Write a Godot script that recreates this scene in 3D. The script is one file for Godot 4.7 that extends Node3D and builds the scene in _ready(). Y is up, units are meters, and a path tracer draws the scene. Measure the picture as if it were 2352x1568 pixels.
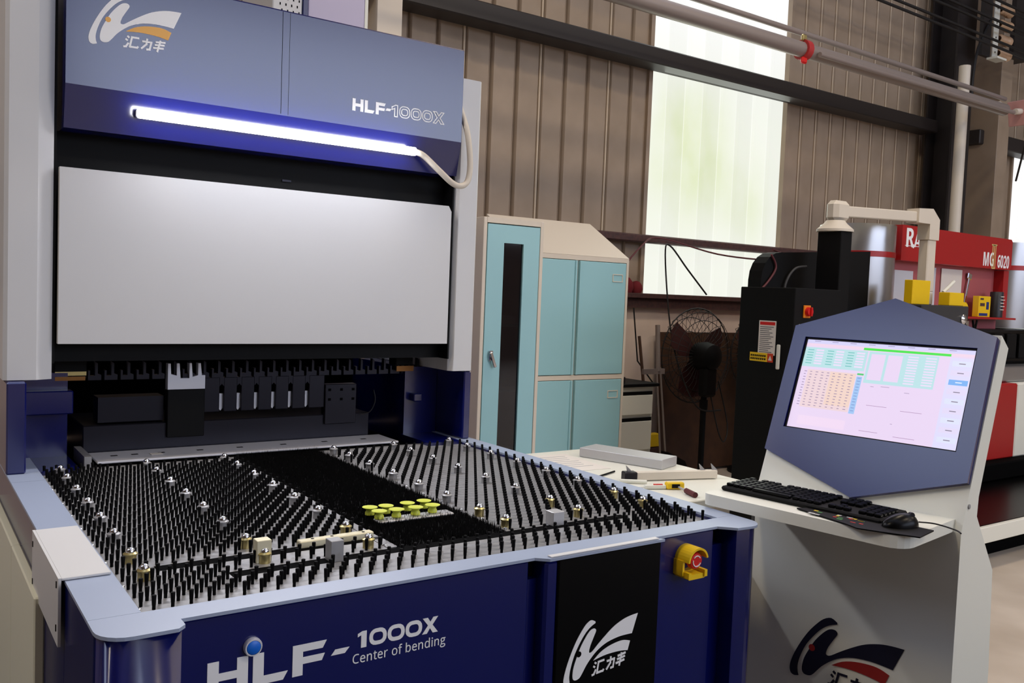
extends Node3D

# ---------------------------------------------------------------- mesh builder
class MB:
	var st := SurfaceTool.new()
	var t := Transform3D.IDENTITY
	var bump := 0.0
	func _init() -> void:
		st.begin(Mesh.PRIMITIVE_TRIANGLES)
		st.set_smooth_group(-1)
	func smooth(on: bool) -> MB:
		st.set_smooth_group(1 if on else -1)
		return self
	func at(o: Vector3, x := Vector3.RIGHT, y := Vector3.UP) -> MB:
		t = Transform3D(Basis(x.normalized(), y.normalized(), x.cross(y).normalized()), o)
		return self
	func tri(a: Vector3, b: Vector3, c: Vector3) -> void:
		st.add_vertex(t * a); st.add_vertex(t * c); st.add_vertex(t * b)
	func quad(a: Vector3, b: Vector3, c: Vector3, d: Vector3) -> void:
		tri(a, b, c); tri(a, c, d)
	func uvquad(a: Vector3, b: Vector3, c: Vector3, d: Vector3) -> void:
		var p := [a, c, b, a, d, c]
		var u := [Vector2(0, 1), Vector2(1, 0), Vector2(1, 1), Vector2(0, 1), Vector2(0, 0), Vector2(1, 0)]
		for i in 6:
			st.set_uv(u[i]); st.add_vertex(t * p[i])
	func face(p: Array, mid: Vector3) -> void:
		var n: Vector3 = (p[1] - p[0]).cross(p[2] - p[0])
		var q := p.duplicate()
		if n.dot(p[0] + p[1] + p[2] - mid * 3.0) < 0.0:
			q.reverse()
		for i in range(1, q.size() - 1):
			tri(q[0], q[i], q[i + 1])
	func box(c: Vector3, s: Vector3, b := 0.0) -> MB:
		var h := s * 0.5
		b = minf(b, minf(h.x, minf(h.y, h.z)) * 0.95)
		var V := {}
		for i in 8:
			var g := Vector3(1 if i & 1 else -1, 1 if i & 2 else -1, 1 if i & 4 else -1)
			V[i] = [c + g * Vector3(h.x, h.y - b, h.z - b), c + g * Vector3(h.x - b, h.y, h.z - b), c + g * Vector3(h.x - b, h.y - b, h.z)]
		for ax in 3:
			var o1 := 1 << ((ax + 1) % 3)
			var o2 := 1 << ((ax + 2) % 3)
			for s0 in [0, 1 << ax]:
				face([V[s0][ax], V[s0 | o1][ax], V[s0 | o1 | o2][ax], V[s0 | o2][ax]], c)
			if b > 0.0:
				var a1 := (ax + 1) % 3
				var a2 := (ax + 2) % 3
				for k in [0, o1, o2, o1 | o2]:
					face([V[k][a1], V[k][a2], V[k | (1 << ax)][a2], V[k | (1 << ax)][a1]], c)
		if b > 0.0:
			for i in 8:
				face([V[i][0], V[i][1], V[i][2]], c)
		return self
	func span(x0: float, x1: float, y0: float, y1: float, z0: float, z1: float, b := 0.0) -> MB:
		return box(Vector3(x0 + x1, y0 + y1, z0 + z1) * 0.5, Vector3(absf(x1 - x0), absf(y1 - y0), absf(z1 - z0)), b)
	func tube(p: Array, r: float, seg := 8, r2 := -1.0) -> MB:
		st.set_smooth_group(1)
		var n := p.size()
		var rings := []
		var d0: Vector3 = (p[1] - p[0]).normalized()
		var u := d0.cross(Vector3.UP if absf(d0.y) < 0.9 else Vector3.RIGHT).normalized()
		for i in n:
			var d: Vector3 = ((p[mini(i + 1, n - 1)] - p[maxi(i - 1, 0)]) as Vector3).normalized()
			u = (u - d * u.dot(d)).normalized()
			var w := d.cross(u)
			var rr := r if r2 < 0.0 else lerpf(r, r2, float(i) / (n - 1))
			var ring := []
			for k in seg:
				var a := TAU * k / seg
				ring.append(p[i] + (u * cos(a) + w * sin(a)) * rr)
			rings.append(ring)
		for i in n - 1:
			for k in seg:
				var j := (k + 1) % seg
				quad(rings[i][k], rings[i][j], rings[i + 1][j], rings[i + 1][k])
		st.set_smooth_group(-1)
		for k in range(1, seg - 1):
			tri(rings[0][0], rings[0][k + 1], rings[0][k])
			tri(rings[n - 1][0], rings[n - 1][k], rings[n - 1][k + 1])
		return self
	func lathe(prof: Array, seg := 16) -> MB:      # prof: Vector2(radius, height), bottom to top; axis is local y
		var g := 2
		for i in prof.size() - 1:
			var a: Vector2 = prof[i]
			var b: Vector2 = prof[i + 1]
			if i > 0:
				var d1: Vector2 = (a - prof[i - 1]).normalized()
				if d1.dot((b - a).normalized()) < 0.75:
					g += 1
			st.set_smooth_group(g)
			for k in seg:
				var c0 := TAU * k / seg
				var c1 := TAU * (k + 1) / seg
				var e0 := Vector3(cos(c0), 0, -sin(c0))
				var e1 := Vector3(cos(c1), 0, -sin(c1))
				var p0 := e0 * a.x + Vector3.UP * a.y
				var p1 := e1 * a.x + Vector3.UP * a.y
				var p2 := e1 * b.x + Vector3.UP * b.y
				var p3 := e0 * b.x + Vector3.UP * b.y
				if a.x > 1e-6: tri(p0, p1, p2)
				if b.x > 1e-6: tri(p0, p2, p3)
		st.set_smooth_group(-1)
		return self
	func ccw(poly: PackedVector2Array) -> PackedVector2Array:
		var s := 0.0
		for i in poly.size():
			s += poly[i].cross(poly[(i + 1) % poly.size()])
		if s < 0.0: poly.reverse()
		return poly
	func prism(pl, z0: float, z1: float) -> MB:
		var poly := ccw(PackedVector2Array(pl))
		var ix := Geometry2D.triangulate_polygon(poly)
		for i in range(0, ix.size(), 3):
			var a := poly[ix[i]]
			var b := poly[ix[i + 1]]
			var c := poly[ix[i + 2]]
			if (b - a).cross(c - a) < 0.0:
				var s := b
				b = c; c = s
			tri(Vector3(a.x, a.y, z1), Vector3(b.x, b.y, z1), Vector3(c.x, c.y, z1))
			tri(Vector3(a.x, a.y, z0), Vector3(c.x, c.y, z0), Vector3(b.x, b.y, z0))
		for i in poly.size():
			var a := poly[i]
			var b := poly[(i + 1) % poly.size()]
			quad(Vector3(a.x, a.y, z0), Vector3(b.x, b.y, z0), Vector3(b.x, b.y, z1), Vector3(a.x, a.y, z1))
		return self
	func ringp(po: Array, pi: Array, z0: float, z1: float) -> MB:   # both counter-clockwise, same count
		var n := po.size()
		for i in n:
			var j := (i + 1) % n
			var a: Vector2 = po[i]
			var b: Vector2 = po[j]
			var c: Vector2 = pi[j]
			var d: Vector2 = pi[i]
			quad(Vector3(a.x, a.y, z1), Vector3(b.x, b.y, z1), Vector3(c.x, c.y, z1), Vector3(d.x, d.y, z1))
			quad(Vector3(b.x, b.y, z0), Vector3(a.x, a.y, z0), Vector3(d.x, d.y, z0), Vector3(c.x, c.y, z0))
			quad(Vector3(a.x, a.y, z0), Vector3(b.x, b.y, z0), Vector3(b.x, b.y, z1), Vector3(a.x, a.y, z1))
			quad(Vector3(c.x, c.y, z0), Vector3(d.x, d.y, z0), Vector3(d.x, d.y, z1), Vector3(c.x, c.y, z1))
		return self
	func stroke(p: Array, w: float, z0: float, z1: float, closed := false) -> MB:
		var n := p.size()
		for i in (n if closed else n - 1):
			var a: Vector2 = p[i]
			var b: Vector2 = p[(i + 1) % n]
			var d := (b - a).normalized() * w * 0.5
			var e := Vector2(-d.y, d.x)
			var x0 := d * (1.0 if closed or i > 0 else 0.0)
			var x1 := d * (1.0 if closed or i < n - 2 else 0.0)
			prism([a - x0 - e, b + x1 - e, b + x1 + e, a - x0 + e], z0, z1 + bump)
			bump += 0.00007                         # crossing strokes lie on one another, never in one plane
		return self
	func disc(c: Vector2, r: float, z0: float, z1: float, seg := 20) -> MB:
		var p := []
		for k in seg: p.append(c + Vector2(cos(TAU * k / seg), sin(TAU * k / seg)) * r)
		return prism(p, z0, z1)
	func mesh() -> ArrayMesh:
		st.generate_normals()
		return st.commit()

# ---------------------------------------------------------------- nodes
var names := {}
func numbered(n: String) -> String:
	if not names.has(n):
		names[n] = 0
		return n
	names[n] += 1
	return "%s_%03d" % [n, names[n]]
func tag(o: Node, label: String, category: String, group := "") -> void:
	o.set_meta("label", label); o.set_meta("category", category)
	if group != "": o.set_meta("group", group)
func thing(called: String, label: String, category: String, at := Vector3.ZERO, group := "") -> Node3D:
	var o := Node3D.new()
	o.name = numbered(called)
	add_child(o)
	o.position = at
	tag(o, label, category, group)
	return o
func part(called: String, mb, m: Material, parent: Node, at := Vector3.ZERO) -> MeshInstance3D:
	var o := MeshInstance3D.new()
	o.name = called
	o.mesh = mb.mesh() if mb is MB else mb
	o.material_override = m
	parent.add_child(o, true)
	o.position = at
	return o
func solo(called: String, mb, m: Material, label: String, category: String, group := "") -> MeshInstance3D:
	var o := part(numbered(called), mb, m, self)
	tag(o, label, category, group)
	return o
func struct(called: String, mb, m: Material, parent: Node = self) -> MeshInstance3D:
	var o := part(called, mb, m, parent)
	if parent == self: o.set_meta("kind", "structure")
	return o
func b() -> MB:
	return MB.new()
func text(called: String, s: String, h: float, m: Material, parent: Node, tr: Transform3D, serif := false, bold := 400) -> MeshInstance3D:
	var tm := TextMesh.new()
	var f := SystemFont.new()
	f.font_names = PackedStringArray(["Droid Serif" if serif else "Droid Sans"])
	f.font_weight = bold
	tm.font = f
	tm.text = s
	tm.font_size = 64
	tm.pixel_size = h / 64.0
	tm.depth = 0.0008
	tm.horizontal_alignment = HORIZONTAL_ALIGNMENT_LEFT
	var o := MeshInstance3D.new()
	o.name = called
	o.mesh = tm
	o.material_override = m
	parent.add_child(o, true)
	o.transform = tr
	return o
func loop(c: Vector2, s: Vector2, r: float, seg := 5) -> Array:   # rounded rectangle, counter-clockwise
	var out := []
	for q in 4:
		var g: Vector2 = [Vector2(1, 1), Vector2(-1, 1), Vector2(-1, -1), Vector2(1, -1)][q]
		var k := c + g * (s * 0.5 - Vector2(r, r))
		for i in seg:
			var a := PI / 2 * (q + float(i) / (seg - 1))
			out.append(k + Vector2(cos(a), sin(a)) * r)
	return out
func curve(p: Array, closed := false, n := 6) -> Array:           # Catmull-Rom through points of either dimension
	var out := []
	var m := p.size()
	for i in (m if closed else m - 1):
		var p0 = p[(i - 1 + m) % m] if closed else p[maxi(i - 1, 0)]
		var p1 = p[i]
		var p2 = p[(i + 1) % m]
		var p3 = p[(i + 2) % m] if closed else p[mini(i + 2, m - 1)]
		for k in n:
			out.append(p1.cubic_interpolate(p2, p0, p3, float(k) / n))
	if not closed: out.append(p[m - 1])
	return out

# ---------------------------------------------------------------- materials
func mat(c: Color, rough := 0.5, metal := 0.0, spec := 0.5) -> StandardMaterial3D:
	var m := StandardMaterial3D.new()
	m.albedo_color = c
	m.roughness = rough
	m.metallic = metal
	m.metallic_specular = spec
	return m
func rgb(r: int, g: int, bl: int) -> Color:
	return Color8(r, g, bl)
func noise_tex(sd: int, freq: float, lo: Color, hi: Color, size := 256, oct := 4, stretch := 1) -> ImageTexture:
	var n := FastNoiseLite.new()
	n.seed = sd
	n.noise_type = FastNoiseLite.TYPE_SIMPLEX_SMOOTH
	n.frequency = freq
	n.fractal_octaves = oct
	var g := n.get_seamless_image(size, size)
	var im := Image.create(size, size, true, Image.FORMAT_RGB8)
	for y in size:
		for x in size:
			im.set_pixel(x, y, lo.lerp(hi, g.get_pixel((x * stretch) % size, y).r))
	im.generate_mipmaps()
	return ImageTexture.create_from_image(im)
func rough_map(m: StandardMaterial3D, sd: int, lo: float, hi: float, scale: float, freq := 0.02, stretch := 1) -> void:
	m.roughness_texture = noise_tex(sd, freq, Color(lo, lo, lo), Color(hi, hi, hi), 256, 4, stretch)
	m.roughness = 1.0
	m.uv1_triplanar = true
	m.uv1_world_triplanar = true
	m.uv1_scale = Vector3.ONE * scale
func tint_map(m: StandardMaterial3D, sd: int, lo: Color, hi: Color, scale: float, freq := 0.02, stretch := 1) -> void:
	m.albedo_color = Color.WHITE
	m.albedo_texture = noise_tex(sd, freq, lo, hi, 256, 4, stretch)
	m.uv1_triplanar = true
	m.uv1_world_triplanar = true
	m.uv1_scale = Vector3.ONE * scale
func glow(c: Color, e: float) -> StandardMaterial3D:
	var m := mat(Color(0.8, 0.8, 0.8), 0.6)
	m.emission_enabled = true
	m.emission = c
	m.emission_energy_multiplier = e
	return m
func area(parent: Node, called: String, tr: Transform3D, size: Vector2, energy: float, c := Color.WHITE) -> void:
	var l := AreaLight3D.new()
	l.name = called
	l.area_size = size
	l.area_normalize_energy = true
	l.light_energy = energy
	l.light_color = c
	l.shadow_enabled = true
	l.area_range = 40.0
	l.area_attenuation = 2.0
	parent.add_child(l, true)
	l.transform = tr
func facing(o: Vector3, dir: Vector3) -> Transform3D:              # -z looks along dir
	var up := Vector3.UP if absf(dir.normalized().y) < 0.95 else Vector3.FORWARD
	return Transform3D(Basis.looking_at(dir, up), o)

var M := {}
func materials() -> void:
	M.navy = mat(rgb(4, 14, 88), 0.2, 0.0, 0.9)
	M.rim = mat(rgb(158, 171, 196), 0.42, 0.0, 0.7)  # navy paint made pale: sheen of light bar and guard panel put into colour
	M.white = mat(rgb(216, 216, 216), 0.42)
	M.offwhite = mat(rgb(232, 232, 220), 0.45)
	M.beige = mat(rgb(236, 235, 212), 0.5)
	M.black = mat(rgb(8, 8, 9), 0.6, 0.0, 0.3)
	M.gloss_black = mat(rgb(6, 6, 7), 0.3, 0.0, 0.28)
	M.void = mat(rgb(7, 7, 8), 0.9, 0.0, 0.15)
	M.steel = mat(rgb(158, 158, 160), 0.4, 0.35)
	rough_map(M.steel, 11, 0.25, 0.6, 5.0, 0.03)
	M.dark_steel = mat(rgb(34, 33, 42), 0.36, 0.6)
	M.chrome = mat(rgb(225, 225, 228), 0.12, 1.0)
	M.brass = mat(rgb(202, 186, 128), 0.3, 0.9)
	M.lip = mat(rgb(232, 233, 240), 0.35, 0.25)
	M.zinc = mat(rgb(228, 221, 190), 0.4, 0.4)
	M.alu = mat(rgb(200, 200, 202), 0.45, 0.6)
	rough_map(M.alu, 13, 0.3, 0.65, 8.0, 0.05, 6)
	M.bristle = mat(rgb(4, 4, 5), 0.7, 0.0, 0.25)
	M.letter = mat(rgb(244, 245, 246), 0.5)
	M.orange = mat(rgb(236, 178, 90), 0.5)
	M.red_mark = mat(rgb(150, 30, 24), 0.5)
	M.navy_mark = mat(rgb(10, 10, 34), 0.45)
	M.yellow = mat(rgb(242, 200, 14), 0.4)
	M.red = mat(rgb(214, 24, 24), 0.35)
	M.cup = mat(rgb(206, 214, 74), 0.4)
	M.cyan = mat(rgb(160, 208, 214), 0.4)
	M.frame = mat(rgb(226, 214, 196), 0.5)
	M.concrete = mat(rgb(208, 196, 180), 0.55)
	tint_map(M.concrete, 21, rgb(186, 172, 156), rgb(222, 210, 196), 0.35, 0.015)
	M.plaster = mat(rgb(196, 178, 164), 0.8)
	tint_map(M.plaster, 22, rgb(226, 206, 190), rgb(238, 220, 206), 0.5)
	M.sheet = mat(rgb(160, 142, 124), 0.5, 0.0)
	tint_map(M.sheet, 23, rgb(154, 136, 116), rgb(170, 151, 131), 0.4)
	M.joint = mat(rgb(198, 180, 156), 0.5)
	M.girt = mat(rgb(38, 33, 33), 0.5)
	M.rust = mat(rgb(70, 44, 42), 0.6)
	tint_map(M.rust, 24, rgb(58, 38, 40), rgb(92, 58, 50), 2.0, 0.04)
	M.pipe = mat(rgb(150, 138, 132), 0.45, 0.3)
	M.rubber = mat(rgb(20, 20, 21), 0.8)  # only for the added mats that darken reflections
	M.ceiling = mat(rgb(176, 172, 168), 0.7)
	M.red_paint = mat(rgb(168, 24, 26), 0.35)
	M.dull_red = mat(rgb(178, 92, 96), 0.5)
	M.silver = mat(rgb(190, 190, 192), 0.28, 0.85)
	M.ivory = mat(rgb(222, 212, 196), 0.5)
	M.paper = mat(rgb(228, 222, 214), 0.85)
	M.cable = mat(rgb(20, 18, 18), 0.6)
	M.red_cable = mat(rgb(92, 34, 40), 0.6)
	M.brown_board = mat(rgb(92, 58, 30), 0.7)
	tint_map(M.brown_board, 25, rgb(62, 38, 20), rgb(82, 52, 28), 1.0, 0.02)

# ---------------------------------------------------------------- lettering
const ARC := [0.417,0.548, 0.361,0.573, 0.292,0.543, 0.224,0.474, 0.157,0.387, 0.091,0.275, 0.038,0.164, 0.006,0.071, 0.000,0.012, 0.014,-0.029, 0.048,-0.041, 0.088,-0.029, 0.078,-0.002, 0.073,0.055, 0.093,0.146, 0.145,0.272, 0.226,0.390, 0.293,0.463, 0.355,0.506, 0.418,0.531]
const BODY := [0.423,0.462, 0.398,0.478, 0.349,0.468, 0.294,0.419, 0.226,0.332, 0.173,0.234, 0.133,0.146, 0.117,0.071, 0.121,0.021, 0.149,0.000, 0.196,0.006, 0.230,0.035, 0.298,0.121, 0.381,0.196, 0.464,0.249, 0.577,0.290, 0.721,0.308, 0.837,0.305, 0.916,0.298, 1.000,0.497, 0.893,0.493, 0.791,0.477, 0.675,0.438, 0.576,0.383, 0.463,0.308, 0.380,0.247, 0.345,0.236, 0.331,0.252, 0.351,0.314, 0.399,0.398, 0.423,0.440]
const SWOOSH := [0.388,0.163, 0.479,0.223, 0.592,0.260, 0.721,0.276, 0.809,0.271, 0.890,0.244, 0.855,0.150, 0.767,0.168, 0.650,0.179, 0.522,0.179]
func pts(a: Array, s: float, keep: Array = []) -> Array:
	var p := []
	for i in range(0, a.size(), 2): p.append(Vector2(a[i], a[i + 1]) * s)
	var out := []
	var m := p.size()
	for i in m:                                     # smooth, but with the listed corners kept sharp
		var i2 := (i + 1) % m
		var p0: Vector2 = p[i] if i in keep else p[(i - 1 + m) % m]
		var p3: Vector2 = p[i2] if i2 in keep else p[(i + 2) % m]
		for k in 3: out.append(p[i].cubic_interpolate(p[i2], p0, p3, k / 3.0))
	return out
func emblem(called: String, parent: Node, tr: Transform3D, s: float, main: Material, wing: Material, eye: Material, swing := Vector2.ZERO) -> void:
	var z := 0.0008
	var m := b()
	m.prism(pts(ARC, s, [0, 11, 12, 19]), 0, z)
	m.prism(pts(BODY, s, [18, 19]), 0, z)
	var e := part(called, m, main, parent)
	e.transform = tr
	var w := part("emblem_stroke", b().prism(pts(SWOOSH, s, [0, 5, 6]), 0, z), wing, e)
	w.position = Vector3(swing.x, swing.y, 0) * s
	part("emblem_eye", b().disc(Vector2(0.2, 0.259) * s, 0.03 * s, z, z * 1.6), eye, e)
	var k := b()
	var c := func(p: Array) -> Array: return p.map(func(q): return Vector2(0.365 + q[0] * 0.46, -0.012 + q[1] * 0.13 + q[0] * 0.012) * s)
	var w0 := 0.0205 * s
	for q in [[[0.09, 0.98], [0.14, 0.85]], [[0.05, 0.72], [0.1, 0.58]], [[0.0, 0.02], [0.06, 0.06], [0.12, 0.4]], [[0.37, 0.92], [0.2, 0.92], [0.15, 0.08], [0.32, 0.08], [0.35, 0.2]],
		[[0.44, 0.72], [0.66, 0.72], [0.62, 0.08], [0.54, 0.06]], [[0.56, 1.0], [0.54, 0.5], [0.42, 0.06]],
		[[0.76, 0.82], [1.0, 0.88]], [[0.74, 0.56], [0.98, 0.62]], [[0.7, 0.28], [0.96, 0.34]], [[0.88, 1.0], [0.8, -0.02]]]:
		k.stroke(c.call(q), w0, 0, z)
	part("emblem_characters", k, main, e)
func hlf(parent: Node, fz: float, x: float, y: float, h: float, wd: float) -> void:     # the heavy letters H, L, F with slanted ends
	for g in [[[0, 0], [.09, 0], [.09, .38], [.235, .38], [.235, 0], [.325, 0], [.325, 1], [.235, 1], [.235, .62], [.09, .62], [.09, 1], [0, 1]],
		[[.365, 0], [.62, 0], [.66, .26], [.455, .26], [.455, 1], [.365, 1]],
		[[.7, 0], [.79, 0], [.79, .36], [.96, .36], [.985, .58], [.79, .58], [.79, .76], [.965, .76], [1.0, 1], [.7, 1]]]:
		part("letter", b().at(Vector3(0, 0, fz)).prism(g.map(func(q): return Vector2(x + q[0] * wd, y + q[1] * h)), 0, 0.0008), M.letter, parent)

# ---------------------------------------------------------------- the scene
const K := 0.979
var PLATE := 0.937
var mach: Node3D
var con: Node3D

func _ready() -> void:
	materials()
	camera_and_light()
	hall()
	machine()
	tooling()
	table_top()
	console()
	side_table()
	lockers()
	background()
	overhead()

func camera_and_light() -> void:
	var cam := Camera3D.new()
	cam.name = "camera"
	add_child(cam)
	cam.fov = 42.073
	cam.keep_aspect = Camera3D.KEEP_HEIGHT
	cam.transform = Transform3D(Basis(Vector3(0.8202, 0.0390, 0.5708), Vector3(-0.0008, 0.9978, -0.0670), Vector3(-0.5721, 0.0545, 0.8184)).orthonormalized(), Vector3(0, 1.5, 0))
	cam.near = 0.05
	cam.far = 100.0
	cam.current = true
	var we := WorldEnvironment.new()
	we.name = "environment"
	var e := Environment.new()
	e.background_mode = Environment.BG_COLOR
	e.background_color = Color(0.75, 0.82, 0.9)
	e.tonemap_mode = Environment.TONE_MAPPER_LINEAR
	e.tonemap_exposure = 0.8
	e.sdfgi_enabled = true
	e.ssao_enabled = true
	e.ssil_enabled = true
	we.environment = e
	add_child(we)

func lamp(p: Vector3, energy: float, c := Color(1.0, 0.92, 0.8)) -> void:     # a long workshop luminaire under the roof
	var t := thing("ceiling_lamp", "long white workshop luminaire hanging under the roof", "lamp", p, "luminaires under the roof")
	part("housing", b().box(Vector3(0, 0.06, 0), Vector3(1.5, 0.08, 0.5), 0.02), M.white, t)
	part("diffuser", b().box(Vector3(0, 0.012, 0), Vector3(1.42, 0.016, 0.42)), glow(c, 3.0), t)
	for s in [-0.6, 0.6]: part("suspension_rod", b().tube([Vector3(s, 0.1, 0), Vector3(s, 6.9 - p.y, 0)], 0.01, 6), M.steel, t)
	area(t, "lamp_light", facing(Vector3(0, -0.01, 0), Vector3.DOWN), Vector2(1.4, 0.4), energy, c)

func hall() -> void:
	struct("floor", b().span(-12, 17, -0.2, 0, -6, 9), M.concrete)
	# roof with three translucent daylight panels let into it
	struct("ceiling", b().span(-12, -8.8, 6.9, 7.1, -6, 9).span(-8.8, -4.0, 6.9, 7.1, -1.6, 9).span(-4.0, 0.6, 6.9, 7.1, -6, 9).span(1.8, 6.6, 6.9, 7.1, -6, 9).span(7.8, 17, 6.9, 7.1, -6, 9), M.ceiling)
	for q in [[-8.8, -4.0, "window_4", -6.0, -1.6, 1.6], [0.6, 1.8, "window_5", -6.0, 9.0, 1.0], [6.6, 7.8, "window_6", -6.0, 9.0, 1.2]]:
		var rl := struct(q[2], b().span(q[0], q[1], 6.98, 7.0, q[3], q[4]), glow(Color(0.8, 0.86, 1.0), q[5]))
		var wx: float = q[1] - q[0]
		var wz: float = q[4] - q[3]
		for z in int(wz / 2.0): part("purlin", b().span(q[0], q[1], 6.9, 6.98, q[3] + 1.0 + z * 2.0, q[3] + 1.1 + z * 2.0), M.girt, rl)
		area(rl, "skylight", facing(Vector3((q[0] + q[1]) / 2, 6.88, (q[3] + q[4]) / 2), Vector3.DOWN), Vector2(wx, wz), q[5] * wx * wz / PI, Color(0.8, 0.86, 1.0))
	struct("wall_left", b().span(-12.2, -12, 0, 7, -6, 9), M.sheet)
	struct("wall_right", b().span(17, 17.2, 0, 7, -6, 9), M.sheet)
	# back wall: a plastered foot, above it ribbed sheets, between them translucent ones
	struct("trim_1", b().span(-12, 17, 0, 1.42, -5.75, -5.52), M.plaster)
	var wall := Node3D.new()
	wall.name = "wall_back"
	wall.set_meta("kind", "structure")
	add_child(wall)
	part("backing", b().span(-12, 17, 1.42, 7, -5.8, -5.7), M.sheet, wall)
	var W := 0.2256
	var strip := b().span(0, W, 0, 5.5, -0.05, 0)
	strip.prism([Vector2(0.004, 0), Vector2(0.018, 0.018), Vector2(0.04, 0.018), Vector2(0.054, 0)], 0, 0)
	strip = b()
	strip.at(Vector3.ZERO, Vector3.RIGHT, Vector3(0, 0, 1))        # profile in x/z, run along y downwards
	strip.prism([Vector2(0, -0.05), Vector2(W, -0.05), Vector2(W, 0), Vector2(W - 0.004, 0), Vector2(W - 0.005, -0.003), Vector2(W - 0.008, -0.003), Vector2(W - 0.009, 0), Vector2(0.062, 0), Vector2(0.056, 0.012), Vector2(0.03, 0.012), Vector2(0.022, 0)], -5.5, 0)
	var sm := strip.mesh()
	var w0 := 5.13
	var jm := b().span(-0.009, 0.009, 0, 5.5, 0.0, 0.012, 0.003).mesh()
	var pane := b()                                     # ribbed translucent sheet; u across, v down its height
	var pf := [Vector2(0.0015, -0.02), Vector2(0.01, -0.02), Vector2(0.022, -0.002), Vector2(0.05, -0.002), Vector2(0.06, -0.02), Vector2(0.2156, -0.02)]
	for i in pf.size() - 1:
		var q0: Vector2 = pf[i]
		var q1: Vector2 = pf[i + 1]
		var vv := [[q0, 0.0], [q1, 5.5], [q1, 0.0], [q0, 0.0], [q0, 5.5], [q1, 5.5]]
		for e in vv:
			pane.st.set_uv(Vector2(e[0].x / 0.2171, 1.0 - e[1] / 5.5))
			pane.st.add_vertex(Vector3(e[0].x, e[1], e[0].y))
	pane.st.set_uv(Vector2.ZERO)
	pane.span(0.0015, 0.2156, 0, 5.5, -0.03, -0.021)
	var pm := pane.mesh()
	for i in range(-44, 56):
		var x := 6.87 + i * W
		if x > 16.9: break
		if x < 6.86: x = w0 - W * (-i - 7)
		if i >= -7 and i < 0: continue
		if x < -3.2: continue
		var o := part("wall_sheet", sm, M.sheet, wall, Vector3(x, 1.5, -5.5))
		if x > 11.0 and x < 12.8:
			o.position.y = 3.42
			o.scale.y = 0.64
		if x > 6.8 or i % 3 == 0:
			var js := part("joint_strip", jm, M.joint, wall, Vector3(x, o.position.y, -5.5))
			js.scale.y = o.scale.y
	for q in [[w0, 8, "window_1", 1.0], [11.12, 8, "window_2", 0.345]]:
		var win := Node3D.new()
		win.name = q[2]
		win.set_meta("kind", "structure")
		add_child(win)
		for i in int(q[1]):
			var o := part("translucent_sheet", pm, window_mat(i), win, Vector3(q[0] + i * 0.2171, 1.5, -5.5))
			o.scale.y = q[3]
		for x in [q[0] - 0.012, q[0] + 8 * 0.2171 + 0.012]:
			part("edge_trim", b().span(x - 0.02, x + 0.02, 1.5, 1.5 + 5.5 * q[3], -5.55, -5.47), M.sheet, win)
		area(win, "window_light", facing(Vector3(q[0] + 0.87, 1.5 + 2.6 * q[3], -5.4), Vector3(0, 0, 1)), Vector2(1.6, 4.6 * q[3]), 4.0 * q[3], Color(0.97, 1.0, 0.96))
	# the wall behind the viewer with its long high window band
	struct("wall_front", b().span(-12, 17, 0, 2.6, 9, 9.2).span(-12, 17, 6.0, 7, 9, 9.2).span(-12, 1.9, 2.6, 6, 9, 9.2).span(13.9, 17, 2.6, 6, 9, 9.2), M.sheet)
	var win3 := Node3D.new()
	win3.name = "window_3"
	win3.set_meta("kind", "structure")
	add_child(win3)
	for i in 12:
		part("translucent_sheet", b().span(1.9 + i, 2.88 + i, 2.6, 6.0, 9.06, 9.1), glow(Color(0.85, 0.9, 1.0), 2.0), win3)
		part("glazing_bar", b().span(2.87 + i, 2.91 + i, 2.6, 6.0, 9.0, 9.12), M.girt, win3)
	area(win3, "window_light", facing(Vector3(7.9, 4.3, 8.9), Vector3(0, -0.05, -1)), Vector2(12, 3.2), 38.0, Color(0.85, 0.9, 1.0))
	# girts and sill across the back wall
	struct("trim_2", b().span(-3.2, 9.05, 3.36, 3.49, -5.45, -5.25, 0.01), M.girt)
	struct("trim_3", b().span(-3.2, 9.05, 1.955, 2.02, -5.47, -5.38, 0.01), M.rust)
	var sill := struct("trim_4", b().span(-3.2, 9.05, 1.5, 1.54, -5.7, -5.4, 0.004), M.rust)
	part("apron", b().span(-3.2, 9.05, 1.42, 1.498, -5.7, -5.45), M.rust, sill)
	struct("trim_5", b().span(9.9, 16.9, 3.36, 3.52, -5.45, -5.25, 0.01), M.girt)
	struct("trim_6", b().span(9.9, 16.9, 1.9, 2.02, -5.45, -5.3, 0.01), M.rust)
	struct("trim_7", b().span(-3.2, 16.9, 6.2, 6.34, -5.45, -5.25, 0.01), M.girt)
	# the steel columns
	for q in [[9.04, 9.38, M.girt], [2.45, 2.62, M.frame]]:
		var col := thing("steel_column", "dark steel column standing against the ribbed wall" if q[0] > 5 else "pale pink steel column rising behind the press head", "column", Vector3((q[0] + q[1]) / 2, 0, -5.2))
		var hw: float = (q[1] - q[0]) / 2
		part("flange", b().span(-hw, hw, 0, 6.9, 0.09, 0.11), q[2], col)
		part("flange", b().span(-hw, hw, 0, 6.9, -0.19, -0.17), q[2], col)
		part("web", b().span(-0.01, 0.01, 0, 6.9, -0.17, 0.09), q[2], col)
	var rm := b()  # unseen mat, added so the navy front reflects something dark
	for i in 20: rm.span(-2.2 + i * 0.33, -1.88 + i * 0.33, 0.001, 0.014, -1.3, 2.2, 0.003)
	solo("added_dark_mat", rm, M.rubber, "added unseen black mat before the bending machine to darken its front reflections", "mat")
	var rm2 := b()  # second added mat, keeps bright floor out of the side panel reflection
	for i in 7: rm2.span(-2.2 + i * 0.33, -1.88 + i * 0.33, 0.001, 0.014, -4.6, -1.32, 0.003)
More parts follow.
